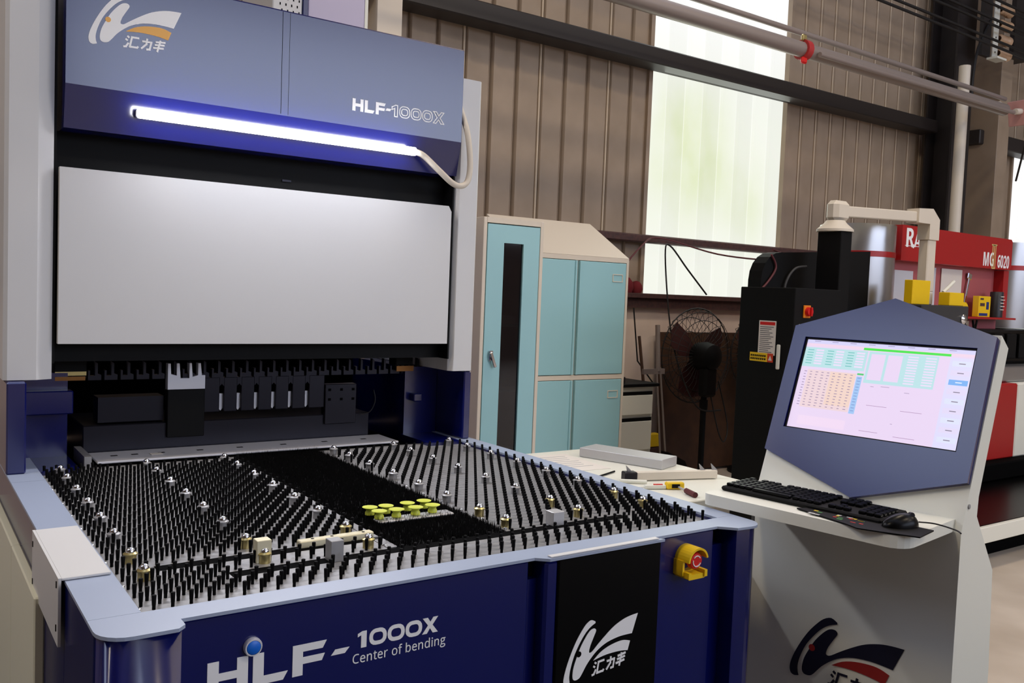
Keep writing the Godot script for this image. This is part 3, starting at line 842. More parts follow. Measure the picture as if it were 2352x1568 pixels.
func console() -> void:
	var yaw := deg_to_rad(8.5)
	var til := 0.369
	var u := Vector3(sin(yaw), 0, cos(yaw))
	var n := Vector3(-cos(yaw), 0, sin(yaw))
	var up := Vector3.UP * cos(til) - n * sin(til)
	var P := Vector3(2.198, 1.276, -1.409)
	con = thing("control_console", "white operator console with a blue hexagonal screen surround and keyboard shelf", "console", Vector3.ZERO)
	var base := Transform3D(Basis(u, Vector3.UP, n), Vector3(P.x, 0, P.z))     # local x = u, y = up, z = n
	var face := Transform3D(Basis(u, up, u.cross(up)), P)                       # the tilted screen plane
	var body := b()
	body.t = Transform3D(Basis(-n, Vector3.UP, u), Vector3(P.x, 0, P.z))       # profile in (-n, y), extruded along u
	body.prism([Vector2(0.087, 1.44), Vector2(0.142, 1.406), Vector2(0.0, 1.035), Vector2(-0.004, 0.985), Vector2(0.137, 0.822), Vector2(0.16, 0.55), Vector2(0.16, 0.02), Vector2(-0.1, 0.02), Vector2(-0.104, 0.958), Vector2(-0.052, 1.09)], -0.282, 0.282)
	part("body", body, M.offwhite, con)
	var hexp := [Vector2(0, -0.304), Vector2(0.279, -0.212), Vector2(0.279, 0.172), Vector2(0, 0.269), Vector2(-0.279, 0.172), Vector2(-0.279, -0.212)]
	var ho := []
	var hi := []
	var sw := Vector2(0.2385, 0.139)
	var inner := [Vector2(0, -sw.y), Vector2(sw.x, -sw.y), Vector2(sw.x, sw.y), Vector2(0, sw.y), Vector2(-sw.x, sw.y), Vector2(-sw.x, -sw.y)]
	var hx := b()
	hx.t = face
	hx.ringp(hexp, inner, -0.026, 0.0)
	part("screen_surround", hx, M.navy, con)
	var fl := b()
	fl.t = face
	fl.ringp([Vector2(0, -sw.y), Vector2(sw.x, -sw.y), sw, Vector2(0, sw.y), Vector2(-sw.x, sw.y), -sw], inner.map(func(q): return q - Vector2(signf(q.x), signf(q.y)) * 0.004), -0.022, -0.006)
	part("screen_gasket", fl, M.black, con)
	var sc := b()
	sc.t = face
	sc.uvquad(Vector3(-sw.x + 0.003, -sw.y + 0.003, -0.012), Vector3(sw.x - 0.003, -sw.y + 0.003, -0.012), Vector3(sw.x - 0.003, sw.y - 0.003, -0.012), Vector3(-sw.x + 0.003, sw.y - 0.003, -0.012))
	part("screen", sc, screen_mat(), con)
	area(con, "screen_light", Transform3D(Basis(-u, up, (-u).cross(up)), P + n * 0.01), Vector2(0.46, 0.26), 0.06, Color(0.95, 0.92, 1.0))
	# the shelf, with rounded front corners
	var sh := b()
	sh.t = Transform3D(Basis(u, n, u.cross(n)), Vector3(P.x, 0, P.z))           # x = u, y = n, z = up or down
	var dn := u.cross(n).y
	var so := []
	so.append_array([Vector2(-0.277, 0.09), Vector2(0.262, 0.09)])
	for i in 6: so.append(Vector2(0.212, 0.333) + Vector2(cos(i * PI / 10), sin(i * PI / 10)) * 0.05)
	for i in 6: so.append(Vector2(-0.257, 0.363) + Vector2(cos(PI / 2 + i * PI / 10), sin(PI / 2 + i * PI / 10)) * 0.02)
	sh.prism(so, minf(0.957 * dn, 0.987 * dn), maxf(0.957 * dn, 0.987 * dn))
	part("keyboard_shelf", sh, M.offwhite, con)
	var sr := b()
	sr.t = Transform3D(Basis(n, u, n.cross(u)), base * Vector3(0.282, 1.019, 0.066))
	sr.lathe([Vector2(0.006, 0), Vector2(0.006, 0.003), Vector2(0, 0.005)], 10)
	part("screw", sr, M.steel, con)
	emblem("emblem", con, base * Transform3D(Basis(), Vector3(-0.1465, 0.475, 0.1036)), 0.312, M.navy_mark, M.red_mark, M.red_mark)
	# keyboard
	var kb := thing("keyboard", "black computer keyboard lying on the white console shelf", "keyboard", base * Vector3(-0.045, 0.988, 0.238))
	kb.basis = Basis(u, Vector3.UP, n)
	part("case", b().box(Vector3(0, 0.006, 0), Vector3(0.44, 0.012, 0.155), 0.004), M.black, kb)
	var key := b().box(Vector3(0, 0.004, 0), Vector3(0.0165, 0.008, 0.0165), 0.002).mesh()
	var wide := b().box(Vector3(0, 0.004, 0), Vector3(0.108, 0.008, 0.0165), 0.002).mesh()
	for r in 6:
		for i in 22:
			var x := -0.205 + i * 0.0195
			if i == 14 or i == 18: continue
			if r == 0 and (i == 1 or i == 5 or i > 17): continue
			if r == 3 and i > 14 and i < 18: continue
			if r == 4 and (i == 15 or i == 17): continue
			if r == 5 and i >= 4 and i <= 9:
				if i == 4: part("space_key", wide, M.gloss_black, kb, Vector3(x + 0.049, 0.012, 0.058))
				continue
			part("key", key, M.gloss_black, kb, Vector3(x, 0.012, -0.056 + r * 0.0215 + (0.004 if r > 0 else 0.0) - 0.002))
	# mouse mat, hanging over the edge, and mouse
	var mp := thing("mouse_mat", "worn black mouse mat with colourful print hanging over the shelf edge", "mouse mat", base * Vector3(0.13, 0.9885, 0.33))
	mp.basis = Basis(u, Vector3.UP, n)
	var mo := b()
	mo.at(Vector3.ZERO, Vector3.RIGHT, Vector3(0, 0, -1))
	mo.prism([Vector2(-0.155, -0.012), Vector2(0.0, -0.06), Vector2(0.03, -0.074), Vector2(0.07, -0.062), Vector2(0.155, -0.03), Vector2(0.15, 0.06), Vector2(-0.12, 0.06)], 0, 0.003)
	part("cloth", mo, M.black, mp)
	var rr := RandomNumberGenerator.new()
	rr.seed = 4
	for i in 16:
		part("print_patch", b().box(Vector3(rr.randf_range(-0.12, 0.02), 0.0033, rr.randf_range(-0.01, 0.04)), Vector3(rr.randf_range(0.006, 0.016), 0.0005, rr.randf_range(0.004, 0.01))), mat([rgb(210, 180, 30), rgb(180, 40, 40), rgb(60, 120, 60), rgb(190, 190, 190)][i % 4], 0.7), mp)
	var mu := thing("computer_mouse", "glossy black computer mouse resting on the mouse mat", "mouse", base * Vector3(0.215, 0.9918, 0.30))
	mu.basis = Basis(u, Vector3.UP, n).rotated(Vector3.UP, -0.5)
	var ms := b()
	ms.smooth(true)
	var ring0 := []
	for i in 9:
		var th := i / 8.0 * PI / 2
		var ring := []
		for k in 20:
			var a := TAU * k / 20
			ring.append(Vector3(cos(a) * 0.027 * cos(th), sin(th) * 0.03 * (1.0 - 0.25 * sin(a) * cos(th)), sin(a) * 0.047 * cos(th)))
		if i > 0:
			for k in 20:
				var j := (k + 1) % 20
				ms.quad(ring0[j], ring0[k], ring[k], ring[j])
		ring0 = ring
	part("shell", ms, M.gloss_black, mu)
	part("wheel", b().at(Vector3(0, 0.024, -0.028), Vector3.UP, Vector3.RIGHT).lathe([Vector2(0, -0.004), Vector2(0.008, -0.004), Vector2(0.008, 0.004), Vector2(0, 0.004)], 14), M.dark_steel, mu)
	part("cord", b().tube(curve([Vector3(0, 0.008, -0.05), Vector3(0.02, 0.008, -0.08), Vector3(0.06, 0.004, -0.1), Vector3(0.09, 0.004, -0.09)]), 0.0018, 6), M.cable, mu)

func screen_mat() -> StandardMaterial3D:
	var w := 960
	var h := 560
	var im := Image.create(w, h, true, Image.FORMAT_RGB8)
	im.fill(rgb(232, 212, 240))
	var R := func(x: float, y: float, ww: float, hh: float, c: Color) -> void:
		im.fill_rect(Rect2i(int(x * w), int(y * h), maxi(1, int(ww * w)), maxi(1, int(hh * h))), c)
	R.call(0, 0, 1, 0.045, rgb(214, 210, 246))
	R.call(0, 0.045, 1, 0.03, rgb(240, 212, 232))
	R.call(0, 0.09, 0.40, 0.22, rgb(186, 224, 228))
	R.call(0.41, 0.09, 0.40, 0.34, rgb(186, 224, 228))
	R.call(0.37, 0.055, 0.5, 0.025, rgb(62, 226, 60))
	for k in 2: R.call(0.425 + k * 0.1, 0.115, 0.085, 0.28, rgb(232, 212, 240))
	for k in 2:
		for j in 11: R.call(0.64 + k * 0.1, 0.11 + j * 0.028, 0.06, 0.016, rgb(232, 220, 244))
	for k in 3:
		for j in 6:
			R.call(0.02 + k * 0.13, 0.115 + j * 0.03, 0.04, 0.01, rgb(110, 190, 184))
			R.call(0.075 + k * 0.13, 0.11 + j * 0.03, 0.05, 0.018, rgb(232, 220, 244))
	R.call(0.05, 0.34, 0.31, 0.42, rgb(236, 210, 214))
	R.call(0.2, 0.35, 0.16, 0.36, rgb(240, 210, 196))
	var g := RandomNumberGenerator.new()
	g.seed = 9
	for j in 13:
		for i in 9:
			R.call(0.03 + i * 0.037, 0.36 + j * 0.031, 0.012 + g.randf() * 0.006, 0.008, rgb(150, 130, 160))
	R.call(0.365, 0.335, 0.04, 0.02, rgb(80, 200, 110))
	R.call(0.365, 0.37, 0.035, 0.40, rgb(160, 196, 240))
	for j in 12: R.call(0.372, 0.385 + j * 0.032, 0.02, 0.007, rgb(110, 130, 190))
	for q in [[0.46, 0.66, 0.12], [0.66, 0.68, 0.12], [0.45, 0.93, 0.11], [0.65, 0.945, 0.12]]: R.call(q[0], q[1], q[2], 0.004, rgb(150, 110, 150))
	for q in [[0.46, 0.46, 0.02], [0.52, 0.45, 0.05], [0.66, 0.49, 0.03], [0.62, 0.82, 0.012]]: R.call(q[0], q[1], q[2], 0.006, rgb(170, 150, 180))
	R.call(0.06, 0.85, 0.3, 0.1, rgb(240, 216, 240))
	R.call(0.87, 0.09, 0.13, 0.91, rgb(222, 218, 248))
	for j in 9:
		R.call(0.885, 0.12 + j * 0.095, 0.1, 0.055, rgb(120, 176, 240) if j == 2 else (rgb(222, 226, 246) if j % 2 == 0 else rgb(226, 216, 244)))
		R.call(0.92, 0.142 + j * 0.095, 0.035, 0.01, rgb(240, 244, 255) if j == 2 else rgb(130, 120, 140))
	for i in 8: R.call(0.05 + i * 0.115, 0.016, 0.04, 0.008, rgb(160, 150, 190))
	im.generate_mipmaps()
	var m := mat(Color.BLACK, 0.3)
	m.emission_enabled = true
	m.emission_texture = ImageTexture.create_from_image(im)
	m.emission = Color.BLACK
	m.emission_operator = BaseMaterial3D.EMISSION_OP_ADD
	m.emission_energy_multiplier = 1.25
	return m

func side_table() -> void:
	var t := thing("side_table", "white topped side table covered with tools right of the machine", "table", Vector3(2.08, 0, -2.25))
	part("table_top", b().box(Vector3(0, 0.885, 0), Vector3(0.54, 0.03, 0.84), 0.003), M.offwhite, t)
	for x in [-0.24, 0.24]:
		for z in [-0.38, 0.38]: part("leg", b().box(Vector3(x, 0.435, z), Vector3(0.04, 0.87, 0.04), 0.004), M.steel, t)
	var pp := solo("paper_sheet", b().at(Vector3(1.97, 0.9008, -2.47), Vector3(1, 0, 0.08), Vector3.UP).box(Vector3.ZERO, Vector3(0.21, 0.0008, 0.29)), M.paper, "printed white paper sheet lying on the side table", "paper")
	for j in 7: part("print_line", b().at(Vector3(1.97, 0.9013, -2.47), Vector3(1, 0, 0.08), Vector3.UP).box(Vector3(0, 0, -0.1 + j * 0.03), Vector3(0.15 - (j % 3) * 0.02, 0.0003, 0.004)), mat(rgb(150, 150, 156), 0.8), pp)
	var d := Vector3(0.1, 0, 0.285).normalized()
	solo("aluminium_block", b().at(Vector3(2.215, 0.918, -2.40), d, Vector3.UP).box(Vector3.ZERO, Vector3(0.34, 0.034, 0.12), 0.002), M.alu, "long grey aluminium block lying at the back of the side table", "block")
	# digital caliper standing on its edge
	var cal := thing("caliper", "ivory vernier caliper with jaws lying across the side table", "caliper", Vector3(2.14, 0.9, -2.085))
	cal.basis = Basis(Vector3(0.90, 0, 0.28).normalized(), Vector3.UP, Vector3(0.90, 0, 0.28).normalized().cross(Vector3.UP))
	part("beam", b().box(Vector3(0.0, 0.016, 0), Vector3(0.31, 0.026, 0.026), 0.001), M.ivory, cal)
	part("beam_end", b().at(Vector3(0.1555, 0.016, 0), Vector3.UP, Vector3.RIGHT).lathe([Vector2(0.008, 0), Vector2(0.008, 0.002), Vector2(0.005, 0.002)], 12), M.steel, cal)
	part("slider", b().box(Vector3(-0.165, 0.016, 0), Vector3(0.045, 0.03, 0.034), 0.003), M.dark_steel, cal)
	for x in [-0.17, 0.10, 0.145]:
		var j := b()
		j.at(Vector3(x, 0.028, -0.005))
		j.prism([Vector2(0, 0), Vector2(0.018, 0), Vector2(-0.006, 0.022)], -0.003, 0.003)
		part("jaw", j, M.steel, cal)
	var kn := thing("utility_knife", "yellow utility knife with a red slider beside the machine rim", "knife", Vector3(2.005, 0.9, -1.99))
	kn.basis = Basis(Vector3(0.92, 0, 0.4).normalized(), Vector3.UP, Vector3(0.92, 0, 0.4).normalized().cross(Vector3.UP))
	part("handle", b().box(Vector3(0.03, 0.012, 0), Vector3(0.06, 0.022, 0.024), 0.004), M.yellow, kn)
	part("grip_window", b().box(Vector3(0.03, 0.012, 0.0125), Vector3(0.026, 0.012, 0.002)), M.black, kn)
	part("blade_holder", b().box(Vector3(-0.035, 0.008, 0), Vector3(0.07, 0.012, 0.016), 0.002), M.offwhite, kn)
	part("slider", b().box(Vector3(-0.025, 0.015, 0), Vector3(0.03, 0.004, 0.008), 0.001), M.red, kn)
	part("blade", b().box(Vector3(-0.09, 0.006, 0), Vector3(0.05, 0.001, 0.012)), M.alu, kn)
	var sd := thing("screwdriver", "small screwdriver with a red and black handle beside the yellow knife", "screwdriver", Vector3(2.02, 0.909, -1.915))
	sd.basis = Basis(Vector3(-0.3, 0, 0.9).normalized(), Vector3.UP, Vector3(-0.3, 0, 0.9).normalized().cross(Vector3.UP))
	part("handle", b().tube([Vector3(0, 0, 0), Vector3(0.06, 0, 0)], 0.009, 8), M.red_cable, sd)
	part("shaft", b().tube([Vector3(-0.09, 0, 0), Vector3(0, 0, 0)], 0.0035, 6), M.alu, sd)
	solo("hex_key", b().tube([Vector3(1.86, 0.904, -2.2), Vector3(1.93, 0.904, -2.22), Vector3(2.03, 0.904, -2.26)], 0.003, 6), M.black, "thin black hex key lying on the paper", "hex key")
	solo("marker_pen", b().tube([Vector3(1.93, 0.908, -2.12), Vector3(2.0, 0.908, -2.07)], 0.006, 8), M.offwhite, "white marker pen lying between caliper and knife", "pen")

func locker_plate(parent: Node, x: float, y: float) -> void:
	part("label_holder", b().at(Vector3(x, y, 0.006)).ringp(loop(Vector2.ZERO, Vector2(0.09, 0.052), 0.003, 2), loop(Vector2.ZERO, Vector2(0.08, 0.042), 0.002, 2), -0.003, 0.002), M.frame, parent)

func lockers() -> void:
	# tall single locker with a glazed door
	var t := thing("glazed_locker", "tall narrow light blue steel locker with a glazed strip in its door", "locker", Vector3(2.253, 0, -3.487))
	var w := 0.35
	var h := 1.85
	part("carcass", b().span(0, 0.02, 0, h, -0.4, 0, 0.002).span(w - 0.02, w, 0, h, -0.4, 0, 0.002).span(0.02, w - 0.02, h - 0.025, h, -0.4, 0).span(0.02, w - 0.02, 0, 0.08, -0.4, 0).span(0.02, w - 0.02, 0.08, h - 0.025, -0.4, -0.39), M.frame, t)
	var dr := b()
	dr.ringp([Vector2(0.024, 0.084), Vector2(w - 0.024, 0.084), Vector2(w - 0.024, h - 0.03), Vector2(0.024, h - 0.03)], [Vector2(0.118, 0.62), Vector2(0.232, 0.62), Vector2(0.232, 1.735), Vector2(0.118, 1.735)], -0.022, 0.0)
	var door := part("door", dr, M.cyan, t)
	var gl := mat(Color(0.06, 0.05, 0.08, 0.72), 0.05)
	gl.transparency = BaseMaterial3D.TRANSPARENCY_ALPHA
	part("door_glass", b().span(0.118, 0.232, 0.62, 1.735, -0.014, -0.01), gl, door)
	part("vent_plate", b().span(0.19, 0.27, 0.59, 0.6, 0.0, 0.002), M.cyan, door)
	var hl := b().box(Vector3(0.062, 1.2, 0.006), Vector3(0.022, 0.05, 0.012), 0.003)
	hl.at(Vector3(0.062, 1.2, 0.012), Vector3(0.9, 0.35, 0), Vector3(-0.35, 0.9, 0))
	hl.box(Vector3(0, -0.02, 0.004), Vector3(0.016, 0.075, 0.008), 0.002)
	part("handle", hl, M.chrome, door)
	for y in [0.72, 1.03, 1.35]:
		part("shelf", b().span(0.02, w - 0.02, y - 0.012, y, -0.388, -0.03), M.cyan, t)
	for q in [[1.35, 0.04], [1.03, 0.012], [0.72, 0.02]]:
		solo("document_pile", b().at(Vector3(2.253 + 0.16, q[0], -3.67), Vector3(1, 0, 0.2), Vector3.UP).box(Vector3(0, q[1] / 2, 0), Vector3(0.2, q[1], 0.24), 0.002), M.paper, "pile of papers on the %s shelf inside the glazed locker" % ["upper" if q[0] > 1.2 else ("middle" if q[0] > 0.9 else "lower")], "papers")
	# four-door locker with a sloping top
	var f := thing("steel_locker", "wide light blue four-door steel locker with a sloping cream top", "locker", Vector3(3.2, 0, -4.495))
	w = 0.882
	h = 1.76
	part("carcass", b().span(0, 0.02, 0, h, -0.43, 0).span(w - 0.02, w, 0, h, -0.43, 0).span(0.02, w - 0.02, h - 0.03, h, -0.43, 0).span(0.02, w - 0.02, 0, 0.1, -0.43, 0).span(0.02, w - 0.02, 0.95, 0.98, -0.43, 0).span(w / 2 - 0.012, w / 2 + 0.012, 0.1, h, -0.43, -0.012).span(0.02, w - 0.02, 0.1, h, -0.43, -0.42), M.frame, f)
	var tp := b()
	tp.at(Vector3(0, 0, 0), Vector3(0, 0, -1), Vector3.UP)
	tp.prism([Vector2(0, h + 0.001), Vector2(0.43, h + 0.001), Vector2(0.43, 2.013)], 0, w)
	part("sloping_top", tp, M.frame, f)
	for r in 2:
		for c in 2:
			var x0 := 0.023 + c * (w / 2 - 0.013)
			var y0 := 0.104 if r == 0 else 0.984
			var y1 := 0.946 if r == 0 else h - 0.034
			var d := part("door", b().span(x0, x0 + w / 2 - 0.034, y0, y1, -0.02, 0.004, 0.003), M.cyan, f)
			locker_plate(d, x0 + (0.075 if c == 0 else w / 2 - 0.11), y1 - 0.1)
			part("door_fold", b().span(x0 + (w / 2 - 0.05 if c == 0 else 0.0), x0 + (w / 2 - 0.034 if c == 0 else 0.012), y0, y1, 0.004, 0.012, 0.002), M.cyan, d)
	# small drawer cabinet
	var s := thing("drawer_cabinet", "small white drawer cabinet with a black top beside the blue locker", "cabinet", Vector3(4.16, 0, -4.7))
	part("carcass", b().span(0, 0.4, 0, 0.86, -0.45, 0, 0.003), M.offwhite, s)
	part("top", b().span(-0.01, 0.44, 0.862, 0.885, -0.46, 0.03, 0.003), M.black, s)
	for q in [[0.66, 0.83], [0.4, 0.64], [0.05, 0.38]]:
		var d := part("drawer", b().span(0.012, 0.388, q[0], q[1] - 0.03, 0.001, 0.016, 0.003), M.offwhite, s)
		part("handle_slot", b().span(0.012, 0.388, q[1] - 0.028, q[1] - 0.004, 0.001, 0.008), M.black, d)
	solo("tape_roll", b().at(Vector3(4.27, 0.886, -4.76)).lathe([Vector2(0.03, 0), Vector2(0.05, 0), Vector2(0.05, 0.045), Vector2(0.03, 0.045)], 20), M.dark_steel, "small dark tape roll standing on the drawer cabinet", "tape")

func background() -> void:
	# cleaning tools against the wall
	var br := thing("push_broom", "broom with a dark wooden stick and yellow banded head by the drawer cabinet", "broom", Vector3(4.8, 0, -4.95))
	part("stick", b().tube([Vector3(0.0, 0.3, 0), Vector3(0.02, 1.2, -0.2)], 0.012, 8), M.brown_board, br)
	part("head", b().span(-0.07, 0.07, 0.05, 0.36, -0.03, 0.03, 0.01), M.rust, br)
	part("band", b().span(-0.073, 0.073, 0.36, 0.46, -0.032, 0.032, 0.004), M.yellow, br)
	var mo := thing("long_dustpan", "upright dustpan with a long grey metal handle by the wall", "dustpan", Vector3(4.77, 0, -4.75))
	for x in [-0.03, 0.03]: part("rod", b().tube([Vector3(x, 0.12, 0), Vector3(x * 0.6, 0.98, -0.12)], 0.008, 6), M.pipe, mo)
	part("grip", b().tube([Vector3(0, 0.95, -0.12), Vector3(0.01, 1.3, -0.16)], 0.018, 8), M.pipe, mo)
	part("cross_bar", b().span(-0.16, 0.06, 0.93, 0.97, -0.13, -0.11), M.pipe, mo)
	part("pan", b().prism([Vector2(-0.06, 0.02), Vector2(0.28, 0.08), Vector2(0.16, 0.28), Vector2(-0.02, 0.36)], -0.05, 0.05), M.black, mo)
	var clo := thing("cloth_bundle", "crumpled dark red and black cloth lying on the window sill", "cloth", Vector3(4.93, 1.541, -5.46))
	for q in [[0.0, 0.0, 0.11, 0.13, 0], [-0.12, 0.01, 0.12, 0.09, 1], [0.11, 0.01, 0.09, 0.1, 0], [-0.22, 0.0, 0.1, 0.12, 1]]:
		var lump := b().at(Vector3(q[0], 0, q[1])).lathe([Vector2(q[2] * 0.5, 0), Vector2(q[2] * 0.62, q[3] * 0.3), Vector2(q[2] * 0.55, q[3] * 0.65), Vector2(q[2] * 0.3, q[3] * 0.93), Vector2(0, q[3])], 10)
		part("fold", lump, mat(rgb(112, 24, 32) if q[4] == 0 else rgb(30, 22, 24), 0.9), clo)
	solo("plywood_board", b().at(Vector3(6.2, 0.62, -5.42), Vector3.RIGHT, Vector3(0, 1, -0.06)).box(Vector3.ZERO, Vector3(1.75, 1.2, 0.03), 0.003), M.brown_board, "large brown board leaning against the plastered wall behind the fan", "board")
	# pedestal fans
	for q in [[5.36, -5.0, 0.385, "large black pedestal fan seen from behind before the plastered wall"], [6.28, -5.12, 0.36, "second black pedestal fan half hidden behind the black cabinet"]]:
		var f := thing("pedestal_fan", q[3], "fan", Vector3(q[0], 0, q[1]), "")
		var R: float = q[2]
		var hy := 1.05
		part("base", b().lathe([Vector2(0, 0), Vector2(0.26, 0), Vector2(0.26, 0.02), Vector2(0.05, 0.06), Vector2(0.04, 0.1)], 24), M.black, f)
		part("pole", b().tube([Vector3(0, 0.05, 0.06), Vector3(0, hy - 0.1, 0.06)], 0.024, 10), M.black, f)
		part("collar", b().tube([Vector3(0, 0.62, 0.06), Vector3(0, 0.7, 0.06)], 0.034, 10), M.black, f)
		part("motor", b().at(Vector3(0, hy, 0.0), Vector3.RIGHT, Vector3(0, 0, 1)).lathe([Vector2(0.02, -0.03), Vector2(0.11, -0.02), Vector2(0.12, 0.06), Vector2(0.1, 0.14), Vector2(0.05, 0.17), Vector2(0, 0.175)], 18), M.black, f)
		part("control_box", b().box(Vector3(0, hy - 0.2, 0.09), Vector3(0.14, 0.24, 0.09), 0.02), M.black, f)
		for k in 3:
			var a := TAU * k / 3 + 0.5
			var bl := b()
			bl.t = Transform3D(Basis(Vector3.BACK, a), Vector3(0, hy, -0.05))
			var pl := [Vector2(0.03, -0.05), Vector2(0.16, -0.13), Vector2(0.3, -0.14), Vector2(0.345, -0.03), Vector2(0.32, 0.1), Vector2(0.2, 0.12), Vector2(0.04, 0.05)]
			bl.t.basis = bl.t.basis * Basis(Vector3.RIGHT, 0.35)
			bl.prism(pl, -0.003, 0.003)
			part("blade", bl, mat(rgb(58, 22, 20), 0.5), f)
		var cage := b()
		for k in 36:
			var a := TAU * k / 36
			var d := Vector3(cos(a), sin(a), 0)
			cage.tube([Vector3(0, hy, 0.02) + d * 0.1, Vector3(0, hy, 0.04) + d * R * 0.6, Vector3(0, hy, 0.0) + d * R * 0.93, Vector3(0, hy, -0.05) + d * R, Vector3(0, hy, -0.11) + d * R * 0.92, Vector3(0, hy, -0.14) + d * R * 0.55, Vector3(0, hy, -0.14) + d * 0.06], 0.0022, 4)
		for rr in [[R, -0.05, 0.006], [R * 0.93, 0.0, 0.003], [R * 0.75, 0.025, 0.003], [R * 0.5, 0.035, 0.003], [R * 0.8, -0.125, 0.003], [R * 0.5, -0.14, 0.003]]:
			var c := []
			for k in 33: c.append(Vector3(cos(TAU * k / 32) * rr[0], hy + sin(TAU * k / 32) * rr[0], rr[1]))
			cage.tube(c, rr[2], 4)
		part("cage", cage, M.cable, f)
		part("power_cord", b().tube(curve([Vector3(0.03, hy - 0.3, 0.1), Vector3(0.1, 0.45, 0.14), Vector3(0.2, 0.36, 0.12), Vector3(0.27, 0.5, 0.08), Vector3(0.16, 0.85, 0.06)]), 0.006, 6), M.cable, f)
	solo("power_cable", b().tube(curve([Vector3(4.35, 1.62, -4.95), Vector3(4.8, 1.9, -5.16), Vector3(5.1, 1.99, -5.26), Vector3(5.5, 1.88, -5.0), Vector3(5.55, 1.83, -4.5), Vector3(5.0, 1.83, -3.95), Vector3(4.6, 1.84, -3.72)]), 0.007, 6), M.red_cable, "dark red cable sagging from the girt to the black machine", "cable")
	solo("power_cable", b().tube(curve([Vector3(5.6, 1.55, -5.19), Vector3(5.35, 1.75, -5.18), Vector3(5.16, 1.93, -5.2), Vector3(5.08, 1.85, -5.17), Vector3(5.1, 1.3, -5.1), Vector3(5.13, 0.95, -5.0), Vector3(5.25, 0.65, -4.9), Vector3(5.5, 0.62, -4.88)]), 0.007, 6), M.cable, "black cable hanging from the window girt down to the fan", "cable")
	solo("power_cable", b().tube([Vector3(4.83, 1.42, -5.24), Vector3(4.86, 1.0, -5.2), Vector3(5.06, 0.8, -5.2)], 0.006, 6), M.cable, "thin dark cord hanging below the sill beside the drawer cabinet", "cable")
	# black machine with its cabinet
	var k := thing("black_cabinet", "black electrical cabinet with a red rotary switch and warning labels", "cabinet", Vector3(4.079, 0, -3.13))
	part("carcass", b().span(0, 0.42, 0.05, 1.59, -0.385, 0, 0.004), M.black, k)
	part("plinth", b().span(0.01, 0.41, 0, 0.05, -0.37, -0.015), M.void, k)
	var sw := part("rotary_switch", b().span(0.075, 0.135, 1.425, 1.495, 0.0, 0.008, 0.002), mat(rgb(232, 130, 20), 0.4), k)
	part("knob", b().at(Vector3(0.108, 1.46, 0.008), Vector3.RIGHT, Vector3(0, 0, 1)).lathe([Vector2(0.026, 0), Vector2(0.024, 0.02), Vector2(0, 0.022)], 16), M.red, sw)
	part("knob_bar", b().box(Vector3(0.108, 1.46, 0.034), Vector3(0.012, 0.05, 0.012), 0.003), M.red, sw)
	var LX := Transform3D(Basis(Vector3(0, 0, 1), Vector3.UP, Vector3(-1, 0, 0)), Vector3(-0.001, 0, 0))
	var lab := b()
	lab.t = LX
	lab.span(-0.235, -0.115, 1.205, 1.4, -0.0005, 0.001)
	var lo := part("warning_label", lab, M.paper, k)
	lab = b()
	lab.t = LX
	lab.span(-0.228, -0.122, 1.375, 1.393, 0.001, 0.0014)
	part("heading", lab, M.red, lo)
	lab = b()
	lab.t = LX
	for j in 14: lab.span(-0.226, -0.13 - (j * 7 % 5) * 0.008, 1.362 - j * 0.011, 1.366 - j * 0.011, 0.001, 0.0014)
	part("print_line", lab, mat(rgb(90, 90, 94), 0.8), lo)
	lab = b()
	lab.t = LX
	lab.span(-0.29, -0.165, 1.165, 1.215, -0.0005, 0.0018)
	var ly := part("hazard_label", lab, M.yellow, k)
	lab = b()
	lab.t = LX
	lab.span(-0.165, -0.125, 1.165, 1.215, -0.0005, 0.0018)
	part("hazard_field", lab, mat(rgb(206, 60, 20), 0.5), ly)
	lab = b()
	lab.t = LX
	lab.prism([Vector2(-0.158, 1.175), Vector2(-0.132, 1.175), Vector2(-0.145, 1.203)], 0.0018, 0.0022)
	part("hazard_triangle", lab, M.paper, ly)
	lab = b()
	lab.t = LX
	for j in 2:
		for i in 8: lab.span(-0.284 + i * 0.014, -0.274 + i * 0.014, 1.192 - j * 0.018, 1.203 - j * 0.018, 0.0018, 0.0022)
	part("hazard_text", lab, M.black, ly)
	part("door_handle", b().span(-0.012, 0.0, 1.13, 1.27, -0.1, -0.075, 0.005), M.offwhite, k)
	var bm := thing("laser_machine_body", "tall black machine body with a rounded shoulder behind the electrical cabinet", "machine", Vector3(4.30, 0, -3.62))
	var bp := [Vector2(0.08, 0.0), Vector2(1.2, 0.0), Vector2(1.2, 1.88), Vector2(0.28, 1.82)]
	for i in 6: bp.append(Vector2(0.26, 1.64) + Vector2(cos(PI / 2 + i * PI / 10), sin(PI / 2 + i * PI / 10)) * 0.18)
	part("housing", b().prism(bp, -0.1, 0.0), M.black, bm)
	part("cable_lead", b().tube(curve([Vector3(0.02, 1.55, 0.01), Vector3(0.12, 1.62, 0.012), Vector3(0.2, 1.72, 0.012), Vector3(0.15, 1.8, 0.012)]), 0.007, 6), M.red_cable, bm)
	part("cable_lead", b().tube(curve([Vector3(0.28, 1.45, 0.02), Vector3(0.29, 1.62, 0.02), Vector3(0.36, 1.72, 0.03), Vector3(0.45, 1.74, 0.05)]), 0.008, 6), mat(rgb(60, 60, 62), 0.6), bm)
	# pendant arm and control box
	var pa := thing("pendant_station", "black post with an ivory tubular arm carrying a dark control box", "control station", Vector3(4.775, 0, -3.32))
	part("post", b().span(-0.04, 0.07, 0.0, 1.955, -0.17, 0.0, 0.004), M.black, pa)
	part("foot", b().at(Vector3(0.02, 1.956, -0.09)).lathe([Vector2(0.11, 0), Vector2(0.11, 0.015), Vector2(0.07, 0.05), Vector2(0.055, 0.07)], 20), M.ivory, pa)
